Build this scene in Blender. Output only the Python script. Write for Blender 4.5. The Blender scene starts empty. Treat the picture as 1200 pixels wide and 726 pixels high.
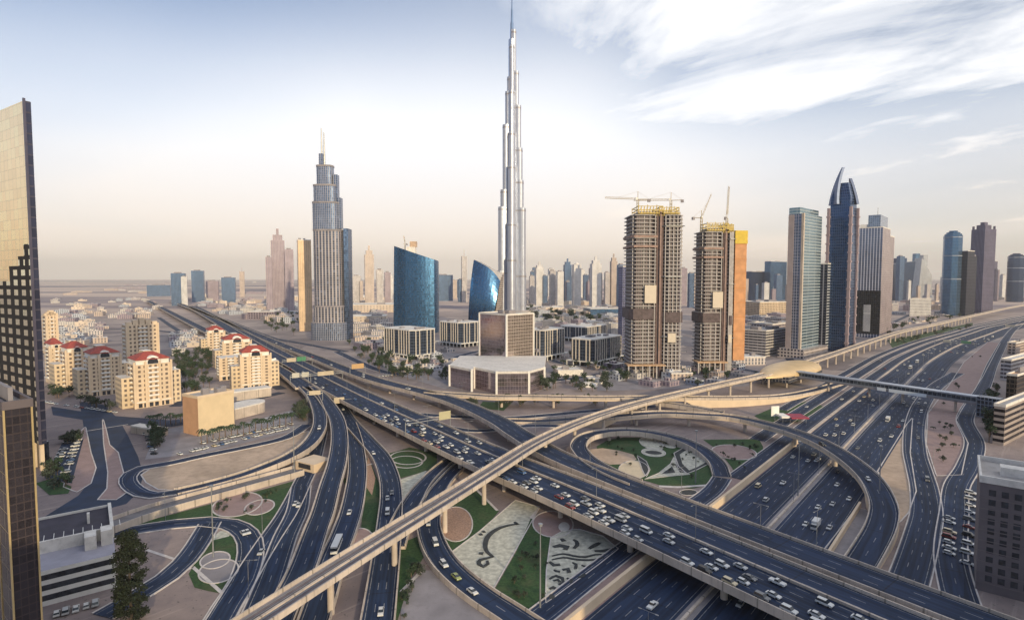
import bpy, math, random
from mathutils import Vector
R = math.radians
random.seed(7)
sc = bpy.context.scene
COL = sc.collection

# ------------------------------------------------------------------ camera
F = 666.0                                    # focal length in photo pixels (photo is 1200 wide)
PITCH = math.atan(38 / F)
CP, SP, H = math.cos(PITCH), math.sin(PITCH), 100.0
cam = bpy.data.cameras.new('camera')
cam_o = bpy.data.objects.new('camera', cam); COL.objects.link(cam_o)
cam_o.location = (0, 0, H); cam_o.rotation_euler = (R(90) - PITCH, 0, 0)
cam.sensor_width = 36; cam.lens = 36 * F / 1200
cam.clip_start = 1; cam.clip_end = 90000
sc.camera = cam_o

# ------------------------------------------------------------------ light, sky, exposure
SUN_EL, SUN_AZ = R(14), math.atan2(0.42, -0.90)      # azimuth from +Y towards +X: behind the camera, to the right
SKY_STRENGTH, VEIL_STRENGTH = 0.14, 1.52
sun = bpy.data.lights.new('sun', 'SUN'); sun.energy = 5.0; sun.angle = R(0.6); sun.color = (1.0, 0.79, 0.47)
sun_o = bpy.data.objects.new('sun', sun); COL.objects.link(sun_o)
sd = Vector((math.cos(SUN_EL) * math.sin(SUN_AZ), math.cos(SUN_EL) * math.cos(SUN_AZ), math.sin(SUN_EL)))
sun_o.rotation_euler = sd.to_track_quat('Z', 'Y').to_euler(); sun_o.location = (0, -50, 400)
sc.view_settings.view_transform = 'Standard'; sc.view_settings.look = 'None'
sc.view_settings.gamma = 1; sc.view_settings.exposure = -0.34; sc.view_settings.use_curve_mapping = False
HAZE_DENSITY, HAZE_COLOR = 0.000048, (0.98, 0.94, 0.92)

def N(nt, kind, **kw):
    n = nt.nodes.new(kind)
    for k, v in kw.items(): setattr(n, k, v)
    return n
def setin(nt, sock, v):
    if hasattr(v, 'is_output'): nt.links.new(v, sock)
    else: sock.default_value = v
def M(nt, op, a, b=0.0, c=None, clamp=False):
    n = N(nt, 'ShaderNodeMath', operation=op, use_clamp=clamp)
    setin(nt, n.inputs[0], a); setin(nt, n.inputs[1], b)
    if c is not None: setin(nt, n.inputs[2], c)
    return n.outputs[0]
def SS(nt, x, a, b):
    n = N(nt, 'ShaderNodeMapRange', interpolation_type='SMOOTHSTEP')
    setin(nt, n.inputs[0], x); n.inputs[1].default_value = a; n.inputs[2].default_value = b
    return n.outputs[0]
def MIX(nt, f, a, b, blend='MIX'):
    n = N(nt, 'ShaderNodeMix', data_type='RGBA', blend_type=blend)
    setin(nt, n.inputs[0], f)
    for i, v in ((6, a), (7, b)): setin(nt, n.inputs[i], v if hasattr(v, 'is_output') else (*v[:3], 1))
    return n.outputs[2]
def VEC(nt, x, y, z=0.0):
    n = N(nt, 'ShaderNodeCombineXYZ')
    for i, v in enumerate((x, y, z)): setin(nt, n.inputs[i], v)
    return n.outputs[0]
def NOISE(nt, vec, scale, detail=4, rough=.55, dist=0.0):
    n = N(nt, 'ShaderNodeTexNoise'); setin(nt, n.inputs['Vector'], vec)
    n.inputs['Scale'].default_value = scale; n.inputs['Detail'].default_value = detail
    n.inputs['Roughness'].default_value = rough; n.inputs['Distortion'].default_value = dist
    return n.outputs[0]

def build_world():
    w = bpy.data.worlds.new('World'); sc.world = w; w.use_nodes = True
    nt = w.node_tree; nt.nodes.clear()
    out = N(nt, 'ShaderNodeOutputWorld')
    sky = N(nt, 'ShaderNodeTexSky', sky_type='NISHITA', sun_disc=False)
    sky.sun_elevation = SUN_EL; sky.sun_rotation = SUN_AZ
    sky.air_density = 1.0; sky.dust_density = .6; sky.ozone_density = 4.0
    b1 = N(nt, 'ShaderNodeBackground'); nt.links.new(MIX(nt, 1.0, sky.outputs[0], (.84, 1.03, 1.14), 'MULTIPLY'), b1.inputs[0]); b1.inputs[1].default_value = SKY_STRENGTH
    tc = N(nt, 'ShaderNodeTexCoord'); sp = N(nt, 'ShaderNodeSeparateXYZ'); nt.links.new(tc.outputs['Generated'], sp.inputs[0])
    x, y, z = sp.outputs
    zz = M(nt, 'ADD', M(nt, 'MAXIMUM', z, 0.0), 0.07)
    px, py = M(nt, 'DIVIDE', x, zz), M(nt, 'DIVIDE', y, zz)
    a = M(nt, 'ADD', M(nt, 'MULTIPLY', px, .42), M(nt, 'MULTIPLY', py, -.91))
    c = M(nt, 'ADD', M(nt, 'MULTIPLY', px, .91), M(nt, 'MULTIPLY', py, .42))
    n1 = NOISE(nt, VEC(nt, M(nt, 'MULTIPLY', c, 1.1), M(nt, 'MULTIPLY', a, .62), 3.1), 1.0, 10, .60, 1.0)
    n3 = NOISE(nt, VEC(nt, M(nt, 'MULTIPLY', c, 4.5), M(nt, 'MULTIPLY', a, 2.2), 5.5), 1.0, 6, .6, .8)
    n2 = NOISE(nt, VEC(nt, M(nt, 'MULTIPLY', c, .35), M(nt, 'MULTIPLY', a, .22), 8.7), 1.0, 3, .5, .3)
    cir = SS(nt, M(nt, 'ADD', M(nt, 'MULTIPLY', n1, .68), M(nt, 'ADD', M(nt, 'MULTIPLY', n2, .42), M(nt, 'MULTIPLY', n3, .14))), .455, .75)
    right = SS(nt, x, -.16, .20)
    cir = M(nt, 'MULTIPLY', cir, M(nt, 'ADD', M(nt, 'MULTIPLY', right, .80), .20))
    # thin high veil: strongest towards the horizon, thinning upwards, patchy
    veil = M(nt, 'SUBTRACT', 1.0, SS(nt, z, .16, .47))
    mid = M(nt, 'SUBTRACT', 1.0, SS(nt, M(nt, 'ABSOLUTE', M(nt, 'ADD', x, .12)), .05, .75))
    veil = M(nt, 'MULTIPLY', veil, M(nt, 'ADD', .80, M(nt, 'MULTIPLY', mid, .30)))
    veil = M(nt, 'ADD', veil, M(nt, 'MULTIPLY', mid, .24))
    veil = M(nt, 'ADD', veil, M(nt, 'MULTIPLY', M(nt, 'SUBTRACT', n2, .52), .7), clamp=True)
    front = M(nt, 'ADD', .22, M(nt, 'MULTIPLY', SS(nt, y, -.25, .35), .78))
    veil = M(nt, 'MULTIPLY', veil, front)
    veil = M(nt, 'MULTIPLY', veil, M(nt, 'SUBTRACT', 1.0, M(nt, 'MULTIPLY', M(nt, 'MULTIPLY', SS(nt, x, .1, .45), SS(nt, z, .14, .36)), .6)))
    mask = M(nt, 'MAXIMUM', cir, M(nt, 'MULTIPLY', veil, .92), clamp=True)
    up = SS(nt, z, .0, .26)
    vc = MIX(nt, up, (1.0, .85, .71), (.97, .98, 1.0))
    b2 = N(nt, 'ShaderNodeBackground'); nt.links.new(vc, b2.inputs[0]); b2.inputs[1].default_value = VEIL_STRENGTH
    mx = N(nt, 'ShaderNodeMixShader'); nt.links.new(mask, mx.inputs[0])
    nt.links.new(b1.outputs[0], mx.inputs[1]); nt.links.new(b2.outputs[0], mx.inputs[2])
    nt.links.new(mx.outputs[0], out.inputs[0])
build_world()

# ------------------------------------------------------------------ photo pixel -> place on the ground
def ray(u, v):
    a = (u - 600) / F; b = -(v - 363) / F
    return a, CP + b * SP, -SP + b * CP
def G(u, v, z=0.0):
    d = ray(u, v); t = (z - H) / d[2]
    return d[0] * t, d[1] * t
def ZT(u, v, y):                              # height of what shows at (u, v) when it stands at distance y
    d = ray(u, v); return H + y / d[1] * d[2]
def P3(l): return [(*G(u, v, z), z) for u, v, z in l]

# ------------------------------------------------------------------ materials
MATS = {}
def newmat(name):
    m = bpy.data.materials.new(name); m.use_nodes = True
    nt = m.node_tree; b = nt.nodes['Principled BSDF']; MATS[name] = m
    return m, nt, b
def mat(name, col, rough=.75, var=.18, scale=.15, metal=0.0, scale2=None, col2=None, emit=None):
    if name in MATS: return MATS[name]
    m, nt, b = newmat(name)
    g = N(nt, 'ShaderNodeNewGeometry').outputs['Position']
    n = NOISE(nt, g, scale, 6, .6)
    f = SS(nt, n, .3, .7)
    lo = tuple(c * (1 - var) for c in col); hi = tuple(min(1, c * (1 + var)) for c in col)
    if col2: lo, hi = col, col2
    c = MIX(nt, f, lo, hi)
    if scale2:
        n2 = NOISE(nt, g, scale2, 3, .6)
        c = MIX(nt, M(nt, 'MULTIPLY', SS(nt, n2, .4, .75), .5), c, tuple(x * .6 for x in col))
    nt.links.new(c, b.inputs['Base Color'])
    b.inputs['Roughness'].default_value = rough; b.inputs['Metallic'].default_value = metal
    if emit: b.inputs['Emission Color'].default_value = (*emit[:3], 1); b.inputs['Emission Strength'].default_value = emit[3]
    return m
def fac(name, frame, glass, bw=3.0, fh=3.7, mu=.10, mv=.22, gr=.12, gm=.75, var=.5, fr=.6, band=None, vgrp=None):
    """curtain wall: UV in metres, frames between panes, each pane a little different"""
    if name in MATS: return MATS[name]
    m, nt, b = newmat(name)
    uv = N(nt, 'ShaderNodeUVMap'); s = N(nt, 'ShaderNodeSeparateXYZ'); nt.links.new(uv.outputs[0], s.inputs[0])
    u = M(nt, 'DIVIDE', s.outputs[0], bw); v = M(nt, 'DIVIDE', s.outputs[1], fh)
    fu, fv = M(nt, 'FRACT', u), M(nt, 'FRACT', v)
    g = M(nt, 'MULTIPLY', M(nt, 'GREATER_THAN', fu, mu), M(nt, 'GREATER_THAN', fv, mv))
    wn = N(nt, 'ShaderNodeTexWhiteNoise', noise_dimensions='2D')
    nt.links.new(VEC(nt, M(nt, 'FLOOR', u), M(nt, 'FLOOR', v)), wn.inputs['Vector'])
    r = wn.outputs[0]
    k = M(nt, 'ADD', 1 - var * .5, M(nt, 'MULTIPLY', r, var))
    gl = MIX(nt, 1.0, glass, VEC(nt, k, k, k), 'MULTIPLY')
    geo = N(nt, 'ShaderNodeNewGeometry').outputs['Position']
    n = NOISE(nt, geo, .05, 4)
    fc = MIX(nt, SS(nt, n, .3, .7), tuple(c * .85 for c in frame), tuple(min(1, c * 1.12) for c in frame))
    if band:                                  # every band[0] metres of height a darker plant storey
        fb = M(nt, 'LESS_THAN', M(nt, 'FRACT', M(nt, 'DIVIDE', s.outputs[1], band[0])), band[1])
        g = M(nt, 'MULTIPLY', g, M(nt, 'SUBTRACT', 1.0, fb))
        fc = MIX(nt, fb, fc, band[2])
    if vgrp:                                  # every vgrp[0] metres along the wall a solid pier
        fb = M(nt, 'LESS_THAN', M(nt, 'FRACT', M(nt, 'DIVIDE', s.outputs[0], vgrp[0])), vgrp[1])
        g = M(nt, 'MULTIPLY', g, M(nt, 'SUBTRACT', 1.0, fb))
        fc = MIX(nt, fb, fc, vgrp[2])
    nt.links.new(MIX(nt, g, fc, gl), b.inputs['Base Color'])
    nt.links.new(M(nt, 'ADD', fr, M(nt, 'MULTIPLY', g, M(nt, 'SUBTRACT', M(nt, 'MULTIPLY_ADD', r, .08, gr), fr))), b.inputs['Roughness'])
    nt.links.new(M(nt, 'MULTIPLY', g, gm), b.inputs['Metallic'])
    return m
def roadmat(name, w, n, col=(.0125, .0245, .058), gap=0.0):
    """asphalt: UV.x metres along, UV.y metres across; n lanes, dashed lines between, solid lines at the edges"""
    if name in MATS: return MATS[name]
    m, nt, b = newmat(name)
    uv = N(nt, 'ShaderNodeUVMap'); s = N(nt, 'ShaderNodeSeparateXYZ'); nt.links.new(uv.outputs[0], s.inputs[0])
    x, y = s.outputs[0], s.outputs[1]
    lw = (w - 2.4) / n
    t = M(nt, 'DIVIDE', M(nt, 'SUBTRACT', y, 1.2), lw)
    d = M(nt, 'MULTIPLY', M(nt, 'ABSOLUTE', M(nt, 'SUBTRACT', t, M(nt, 'ROUND', t))), lw)
    line = M(nt, 'LESS_THAN', d, .13)
    inner = M(nt, 'MULTIPLY', M(nt, 'GREATER_THAN', t, .5), M(nt, 'LESS_THAN', t, n - .5))
    dash = M(nt, 'LESS_THAN', M(nt, 'FRACT', M(nt, 'DIVIDE', x, 12.0)), .34)
    inside = M(nt, 'MULTIPLY', M(nt, 'GREATER_THAN', t, -.3), M(nt, 'LESS_THAN', t, n + .3))
    on = M(nt, 'MULTIPLY', M(nt, 'MULTIPLY', line, inside), M(nt, 'MAXIMUM', M(nt, 'SUBTRACT', 1.0, inner), dash))
    g = N(nt, 'ShaderNodeNewGeometry').outputs['Position']
    n1 = NOISE(nt, g, .06, 6, .65)
    n2 = NOISE(nt, VEC(nt, M(nt, 'MULTIPLY', x, .02), M(nt, 'MULTIPLY', y, .9)), 1.0, 4, .6)     # wheel tracks
    f = M(nt, 'ADD', M(nt, 'MULTIPLY', n1, .6), M(nt, 'MULTIPLY', n2, .5))
    base = MIX(nt, SS(nt, f, .35, .75), tuple(c * .72 for c in col), tuple(c * 1.45 for c in col))
    pt = N(nt, 'ShaderNodeTexVoronoi', feature='F1', distance='CHEBYCHEV', voronoi_dimensions='2D'); nt.links.new(VEC(nt, M(nt, 'MULTIPLY', x, .028), M(nt, 'DIVIDE', y, 3.5)), pt.inputs['Vector']); pt.inputs['Scale'].default_value = 1.0
    pc = N(nt, 'ShaderNodeSeparateColor'); nt.links.new(pt.outputs['Color'], pc.inputs[0])
    base = MIX(nt, M(nt, 'MULTIPLY', M(nt, 'GREATER_THAN', pc.outputs[0], .72), .45), base, tuple(c * 1.9 for c in col))
    base = MIX(nt, M(nt, 'MULTIPLY', M(nt, 'LESS_THAN', pc.outputs[0], .18), .45), base, tuple(c * .5 for c in col))
    base = MIX(nt, M(nt, 'MULTIPLY', M(nt, 'LESS_THAN', M(nt, 'FRACT', M(nt, 'DIVIDE', x, 33.0)), .012), .7), base, (.012, .012, .015))
    lc = M(nt, 'ABSOLUTE', M(nt, 'SUBTRACT', M(nt, 'FRACT', M(nt, 'ADD', t, 100.0)), .5))
    oil = M(nt, 'MULTIPLY', M(nt, 'SUBTRACT', 1.0, SS(nt, lc, .02, .16)), SS(nt, n1, .35, .65))
    base = MIX(nt, M(nt, 'MULTIPLY', oil, .5), base, tuple(c * .45 for c in col))
    trk = M(nt, 'MULTIPLY', SS(nt, lc, .16, .26), M(nt, 'SUBTRACT', 1.0, SS(nt, lc, .30, .42)))
    base = MIX(nt, M(nt, 'MULTIPLY', trk, .30), base, tuple(c * 2.0 for c in col))
    shoulder = M(nt, 'SUBTRACT', 1.0, inside)
    base = MIX(nt, M(nt, 'MULTIPLY', shoulder, .55), base, (.19, .18, .20))
    wear = SS(nt, NOISE(nt, g, .5, 3), .3, .6)
    nt.links.new(MIX(nt, M(nt, 'MULTIPLY', on, M(nt, 'MULTIPLY_ADD', wear, .26, .13)), base, (.62, .62, .64)), b.inputs['Base Color'])
    b.inputs['Roughness'].default_value = .78; b.inputs['Specular IOR Level'].default_value = .25
    return m

def concrete(name, col):
    m, nt, b = newmat(name); uv = N(nt, 'ShaderNodeUVMap'); s = N(nt, 'ShaderNodeSeparateXYZ'); nt.links.new(uv.outputs[0], s.inputs[0])
    g = N(nt, 'ShaderNodeNewGeometry').outputs['Position']
    n = NOISE(nt, g, .09, 6, .65); st = NOISE(nt, VEC(nt, M(nt, 'MULTIPLY', s.outputs[0], .9), M(nt, 'MULTIPLY', s.outputs[1], .06)), 1.0, 4, .7)
    c = MIX(nt, SS(nt, n, .3, .7), tuple(x * .8 for x in col), tuple(x * 1.15 for x in col))
    c = MIX(nt, M(nt, 'MULTIPLY', SS(nt, st, .5, .72), .55), c, tuple(x * .4 for x in col))
    j = M(nt, 'LESS_THAN', M(nt, 'FRACT', M(nt, 'DIVIDE', s.outputs[0], 11.0)), .045)
    nt.links.new(MIX(nt, M(nt, 'MULTIPLY', j, .75), c, tuple(x * .35 for x in col)), b.inputs['Base Color']); b.inputs['Roughness'].default_value = .82
    return m
CONC = concrete('concrete_cream', (.54, .46, .40))
CONCG = mat('concrete_grey', (.27, .25, .27), .85, .18, .1, scale2=.4)
KERB = mat('kerb_concrete', (.55, .51, .50), .85, .15, .3)
SAND = mat('sand', (.47, .355, .27), .95, .2, .04, scale2=.3)
ROOF = mat('roof_grey', (.46, .43, .42), .85, .2, .12, scale2=.4)
ROOFW = mat('roof_white', (.72, .68, .64), .8, .1, .1, scale2=.5)
CREAM = mat('cream_render', (.66, .52, .38), .8, .08, .1)
WHITE = mat('white_paint', (.78, .76, .73), .6, .06, .3)
BLACK = mat('black_metal', (.03, .03, .035), .5, .2, .5)
STEEL = mat('grey_steel', (.30, .31, .33), .45, .15, .4, metal=.5)
REDT = mat('red_roof_tiles', (.34, .065, .05), .8, .25, .6)
YEL = mat('yellow_formwork', (.50, .37, .10), .6, .2, .3)
ORNET = mat('orange_netting', (.54, .27, .13), .8, .15, .15)
DARKG = mat('dark_glass', (.02, .025, .04), .12, .3, .3, metal=.3)
BLUEG = mat('blue_glass', (.05, .13, .27), .1, .3, .2, metal=.6)
def grass_mat():
    m, nt, b = newmat('lawn_grass'); g = N(nt, 'ShaderNodeNewGeometry').outputs['Position']
    c = MIX(nt, SS(nt, NOISE(nt, g, .9, 5, .7), .3, .7), (.012, .042, .012), (.036, .092, .026))
    c = MIX(nt, M(nt, 'MULTIPLY', SS(nt, NOISE(nt, g, .07, 5, .6), .5, .72), .6), c, (.085, .085, .040))
    c = MIX(nt, M(nt, 'MULTIPLY', SS(nt, NOISE(nt, g, .35, 3, .5), .55, .75), .5), c, (.010, .030, .010))
    nt.links.new(c, b.inputs['Base Color']); b.inputs['Roughness'].default_value = .95; return m
GRASS = grass_mat()
LEAF = mat('foliage', (.030, .055, .028), .9, .5, .5)
LEAF2 = mat('foliage_dull', (.05, .065, .045), .9, .5, .5)
BARK = mat('bark', (.16, .11, .08), .9, .2, 1.0)
GRAVEL = mat('pale_gravel', (.50, .49, .42), .95, .3, .5, scale2=2.0)
STONE = mat('dark_planting', (.035, .04, .045), .9, .3, .8)
PINK = mat('pink_paving', (.32, .225, .215), .9, .12, .2, scale2=.8)
BRICK = mat('brown_paving', (.36, .23, .17), .9, .3, 1.2)
GOLD = mat('gold_panel', (.66, .48, .26), .45, .08, .1, metal=.25)
ASPH = mat('plain_asphalt', (.0125, .026, .062), .8, .3, .08)

# ------------------------------------------------------------------ mesh building
class MB:
    def __init__(s): s.v = []; s.k = {}; s.f = []; s.uv = []; s.mi = []
    def vid(s, p):
        k = (round(p[0], 3), round(p[1], 3), round(p[2], 3))
        i = s.k.get(k)
        if i is None: i = s.k[k] = len(s.v); s.v.append(tuple(p))
        return i
    def face(s, pts, uvs=None, m=0):
        ids = [s.vid(p) for p in pts]
        if len(set(ids)) != len(ids): 
            keep = [i for i in range(len(ids)) if ids[i] not in ids[:i]]
            if len(keep) < 3: return
            ids = [ids[i] for i in keep]; pts = [pts[i] for i in keep]
            if uvs: uvs = [uvs[i] for i in keep]
        s.f.append(ids); s.mi.append(m)
        s.uv.extend(uvs if uvs else [(p[0], p[1]) for p in pts])
    def prism(s, fp, z0, z1, m=0, mt=None, top=None, bottom=False, cap=True, u0=0.0):
        n = len(fp); tp = top or fp
        zt = z1 if isinstance(z1, (list, tuple)) else [z1] * n
        u = u0
        for i in range(n):
            j = (i + 1) % n
            a, b = fp[i], fp[j]; L = math.hypot(b[0] - a[0], b[1] - a[1])
            s.face([(*a, z0), (*b, z0), (*tp[j], zt[j]), (*tp[i], zt[i])], [(u, z0), (u + L, z0), (u + L, zt[j]), (u, zt[i])], m)
            u += L
        if cap: s.face([(*tp[i], zt[i]) for i in range(n)], None, m if mt is None else mt)
        if bottom: s.face([(*fp[i], z0) for i in reversed(range(n))], None, m if mt is None else mt)
    def obox(s, c, e, lx, ly, z0, z1, m=0, mt=None, bottom=True):
        """box centred at c (xy), long axis e"""
        n = (-e[1], e[0])
        fp = [(c[0] + e[0] * a * lx / 2 + n[0] * b * ly / 2, c[1] + e[1] * a * lx / 2 + n[1] * b * ly / 2) for a, b in ((-1, -1), (1, -1), (1, 1), (-1, 1))]
        s.prism(fp, z0, z1, m, mt, bottom=bottom)
    def cyl(s, p, q, r0, r1, n=8, m=0, cap=True):
        p, q = Vector(p), Vector(q); d = (q - p).normalized()
        a = d.orthogonal().normalized(); b = d.cross(a)
        A = [p + (a * math.cos(t) + b * math.sin(t)) * r0 for t in [2 * math.pi * i / n for i in range(n)]]
        B = [q + (a * math.cos(t) + b * math.sin(t)) * r1 for t in [2 * math.pi * i / n for i in range(n)]]
        for i in range(n):
            j = (i + 1) % n; s.face([A[i], A[j], B[j], B[i]], [(i, 0), (i + 1, 0), (i + 1, 1), (i, 1)], m)
        if cap:
            s.face(list(reversed(A)), None, m); s.face(B, None, m)
    def bar(s, p, q, w, m=0): s.cyl(p, q, w * .7, w * .7, 4, m)
    def mesh(s, name, mats, base=(0, 0, 0)):
        me = bpy.data.meshes.new(name)
        me.from_pydata([(x - base[0], y - base[1], z - base[2]) for x, y, z in s.v], [], s.f)
        for m in mats: me.materials.append(m)
        me.polygons.foreach_set('material_index', s.mi)
        ul = me.uv_layers.new(name='UVMap')
        ul.data.foreach_set('uv', [c for p in s.uv for c in (p[0], p[1])])
        me.update(); return me
    def build(s, name, mats, parent=None, base=None):
        if not isinstance(mats, (list, tuple)): mats = [mats]
        b = BASE.get(parent.name, (0, 0, 0)) if parent else (base or (0, 0, 0))
        o = bpy.data.objects.new(name, s.mesh(name, mats, b)); COL.objects.link(o)
        if parent: o.parent = parent; BASE[o.name] = b
        else: o.location = b; BASE[o.name] = b
        return o
BASE = {}
def tag(o, label, cat, group=None, kind=None):
    o['label'] = label; o['category'] = cat
    if group: o['group'] = group
    if kind: o['kind'] = kind
    return o
def thing(name, label, cat, base, group=None):
    o = bpy.data.objects.new(name, None); COL.objects.link(o)
    b = (base[0], base[1], base[2] if len(base) > 2 else 0.0)
    o.location = b; BASE[o.name] = b; o.empty_display_size = .5
    return tag(o, label, cat, group)
def struct(name, mb, mats):
    o = mb.build(name, mats); o['kind'] = 'structure'; return o
def copy_tree(o, parent=None):
    c = o.copy(); COL.objects.link(c)
    if parent: c.parent = parent
    for ch in [x for x in CH.get(o.name, [])]: copy_tree(ch, c)
    return c
CH = {}
def proto(o):                                  # remember the children of a source thing once, for copying
    for ch in o.children: CH.setdefault(o.name, []).append(ch); proto(ch)
    return o

# ------------------------------------------------------------------ paths and roads
def smooth(pts, step=6.0, lin=False):
    P = [Vector(p) for p in pts]; out = []
    P = [P[0] * 2 - P[1]] + P + [P[-1] * 2 - P[-2]]
    for i in range(1, len(P) - 2):
        p0, p1, p2, p3 = P[i - 1:i + 3]
        n = max(1, int((p2 - p1).length / step))
        t0 = (p2 - p0); t1 = (p3 - p1)
        L = (p2 - p1).length
        t0 = t0.normalized() * L; t1 = t1.normalized() * L
        if lin: t0 = t1 = p2 - p1
        for k in range(n):
            t = k / n; t2, t3 = t * t, t * t * t
            out.append(p1 * (2 * t3 - 3 * t2 + 1) + t0 * (t3 - 2 * t2 + t) + p2 * (-2 * t3 + 3 * t2) + t1 * (t3 - t2))
    out.append(P[-2]); return out
class Path:
    def __init__(s, pts, step=6.0, lin=False):
        s.p = smooth(pts, step, lin); n = len(s.p); s.s = [0.0]; s.n = []
        for i in range(1, n): s.s.append(s.s[-1] + (s.p[i] - s.p[i - 1]).length)
        for i in range(n):
            d = s.p[min(i + 1, n - 1)] - s.p[max(i - 1, 0)]; d.z = 0; d.normalize()
            s.n.append(Vector((-d.y, d.x, 0)))         # left
        s.len = s.s[-1]
    def at(s, d, off=0.0):
        d = max(0, min(s.len - .01, d)); i = 0
        lo, hi = 0, len(s.s) - 1
        while hi - lo > 1:
            m = (lo + hi) // 2
            if s.s[m] <= d: lo = m
            else: hi = m
        t = (d - s.s[lo]) / max(1e-6, s.s[hi] - s.s[lo])
        q = s.p[lo].lerp(s.p[hi], t); n = s.n[lo].lerp(s.n[hi], t).normalized()
        return q + n * off, Vector((n.y, -n.x, 0))
    def shift(s, off, a=0.0, b=None, dz=0.0):
        q = Path.__new__(Path)
        idx = [i for i in range(len(s.p)) if a <= s.s[i] <= (b if b is not None else 1e9)]
        q.p = [s.p[i] + s.n[i] * off + Vector((0, 0, dz)) for i in idx]; q.n = [s.n[i] for i in idx]
        q.s = [0.0]
        for i in range(1, len(q.p)): q.s.append(q.s[-1] + (q.p[i] - q.p[i - 1]).length)
        q.len = q.s[-1]; return q
def strip(mb, pa, oa, ob, za=0.0, thick=None, m=0, ms=None, zb=None, bottomless=False, uvflip=False):
    """ribbon between offsets oa < ob (left positive); thick: depth of the sides; zb(i): absolute bottom"""
    ms = m if ms is None else ms
    n = len(pa.p)
    for i in range(n - 1):
        A, B = pa.p[i], pa.p[i + 1]; na, nb = pa.n[i], pa.n[i + 1]; up = Vector((0, 0, za))
        a0, a1 = A + na * oa + up, A + na * ob + up; b0, b1 = B + nb * oa + up, B + nb * ob + up
        s0, s1 = pa.s[i], pa.s[i + 1]; w = ob - oa
        mb.face([a0, b0, b1, a1], [(s0, 0), (s1, 0), (s1, w), (s0, w)], m)
        if thick is not None or zb:
            def lo(q, P): 
                q = q.copy(); q.z = zb(P) if zb else q.z - thick; return q
            la0, la1, lb0, lb1 = lo(a0, A), lo(a1, A), lo(b0, B), lo(b1, B)
            mb.face([la0, lb0, b0, a0], [(s0, 0), (s1, 0), (s1, 1), (s0, 1)], ms)
            mb.face([lb1, la1, a1, b1], [(s1, 0), (s0, 0), (s0, 1), (s1, 1)], ms)
            if not bottomless: mb.face([la1, lb1, lb0, la0], None, ms)
            if i == 0: mb.face([la1, la0, a0, a1], None, ms)
            if i == n - 2: mb.face([lb0, lb1, b1, b0], None, ms)
PATHS = {}
def pier(mb, q, t, top, w, r=1.1, two=False):
    n = (-t.y, t.x)
    hw = min(w * .8, w - 1)
    if two:
        for k in (-.28, .28): mb.cyl((q.x + n[0] * w * k, q.y + n[1] * w * k, -.2), (q.x + n[0] * w * k, q.y + n[1] * w * k, top - 1.2), r, r, 12)
    else: mb.cyl((q.x, q.y, -.2), (q.x, q.y, top - 1.2), r, r, 14)
    e = n
    fp = lambda l, d: [(q.x + e[0] * a * l / 2 + t.x * b * d / 2, q.y + e[1] * a * l / 2 + t.y * b * d / 2) for a, b in ((-1, 1), (-1, -1), (1, -1), (1, 1))]
    mb.prism(fp(hw * (.95 if two else .35), 2.0), top - 1.2, top, top=fp(hw, 2.4), bottom=True)
def viaduct(key, name, label, pts, w, lanes, spacing=34, thick=1.7, wall=None, two=False, par=1.05, groupname=None, medians=(), nopier=(), step=6.0, cat='flyover', conc=None, retain=2.6, road=None, r=1.1):
    pa = pts if isinstance(pts, Path) else Path(pts, step); PATHS[key] = pa
    conc = conc or CONC
    base = pa.p[0]; t = thing(name, label, cat, (base.x, base.y, 0), groupname)
    mb = MB()
    strip(mb, pa, -w / 2, w / 2, 0, m=0, ms=1, zb=lambda P: (P.z - thick if P.z > retain else -.3))
    mb.build('deck', [road or roadmat('asphalt_%s' % key, w, lanes), wall or conc], t)
    for s_ in (-1, 1):
        mb = MB(); a, b = sorted((s_ * (w / 2 + .03), s_ * (w / 2 - .38)))
        strip(mb, pa, a, b, par, thick=par + .75); mb.build('parapet', conc, t)
    for md in medians:
        mb = MB(); strip(mb, pa, md - .35, md + .35, .85, thick=.845); mb.build('median_barrier', conc, t)
    d = spacing * .6
    while d < pa.len:
        q, tt = pa.at(d)
        if q.z > retain + .5 and not any(a < d < b for a, b in nopier):
            mb = MB(); pier(mb, q, tt, q.z - thick + .01, w, r, two); mb.build('pier', conc, t)
        d += spacing
    return t, pa
ROADZ = [0.10]
def road(key, name, pts, w, lanes, kerbs=(1, 1), step=6.0, m=None, kw=.45):
    pa = pts if isinstance(pts, Path) else Path(pts, step); PATHS[key] = pa
    z = ROADZ[0]; ROADZ[0] += .013
    pa = pa if pa.p[0].z > .05 else pa
    mb = MB(); strip(mb, pa, -w / 2, w / 2, z, thick=.3)
    o = struct(name, mb, m or roadmat('asphalt_%s' % key, w, lanes))
    for s_, k in zip((-1, 1), kerbs):
        if not k: continue
        mb = MB(); a, b = sorted((s_ * (w / 2 + kw), s_ * (w / 2 + .004)))
        strip(mb, pa, a, b, z + .13, thick=.4)
        mb.build('kerb', KERB, o)
    return o
PZ = [0.02]
def patch(name, px, m, kind='structure', world=False, z=None, rim=None, label=None, cat=None):
    if z is None: z = PZ[0]; PZ[0] += .002
    mb = MB(); pts = [p if world else G(*p) for p in px]
    a = sum(pts[i][0] * pts[(i + 1) % len(pts)][1] - pts[(i + 1) % len(pts)][0] * pts[i][1] for i in range(len(pts)))
    if a < 0: pts = pts[::-1]
    mb.face([(x, y, z) for x, y in pts]); o = mb.build(name, m); o['kind'] = kind
    if kind == 'stuff': o['label'] = label or 'short green lawn between the ramps'; o['category'] = cat or 'grass'
    if rim:
        pa = Path([(x, y, z) for x, y in pts] + [(*pts[0], z)], 3.0, True)
        mb = MB(); strip(mb, pa, -rim, 0.0, .16, thick=.16); mb.build('kerb', KERB, o)
    return o
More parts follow.
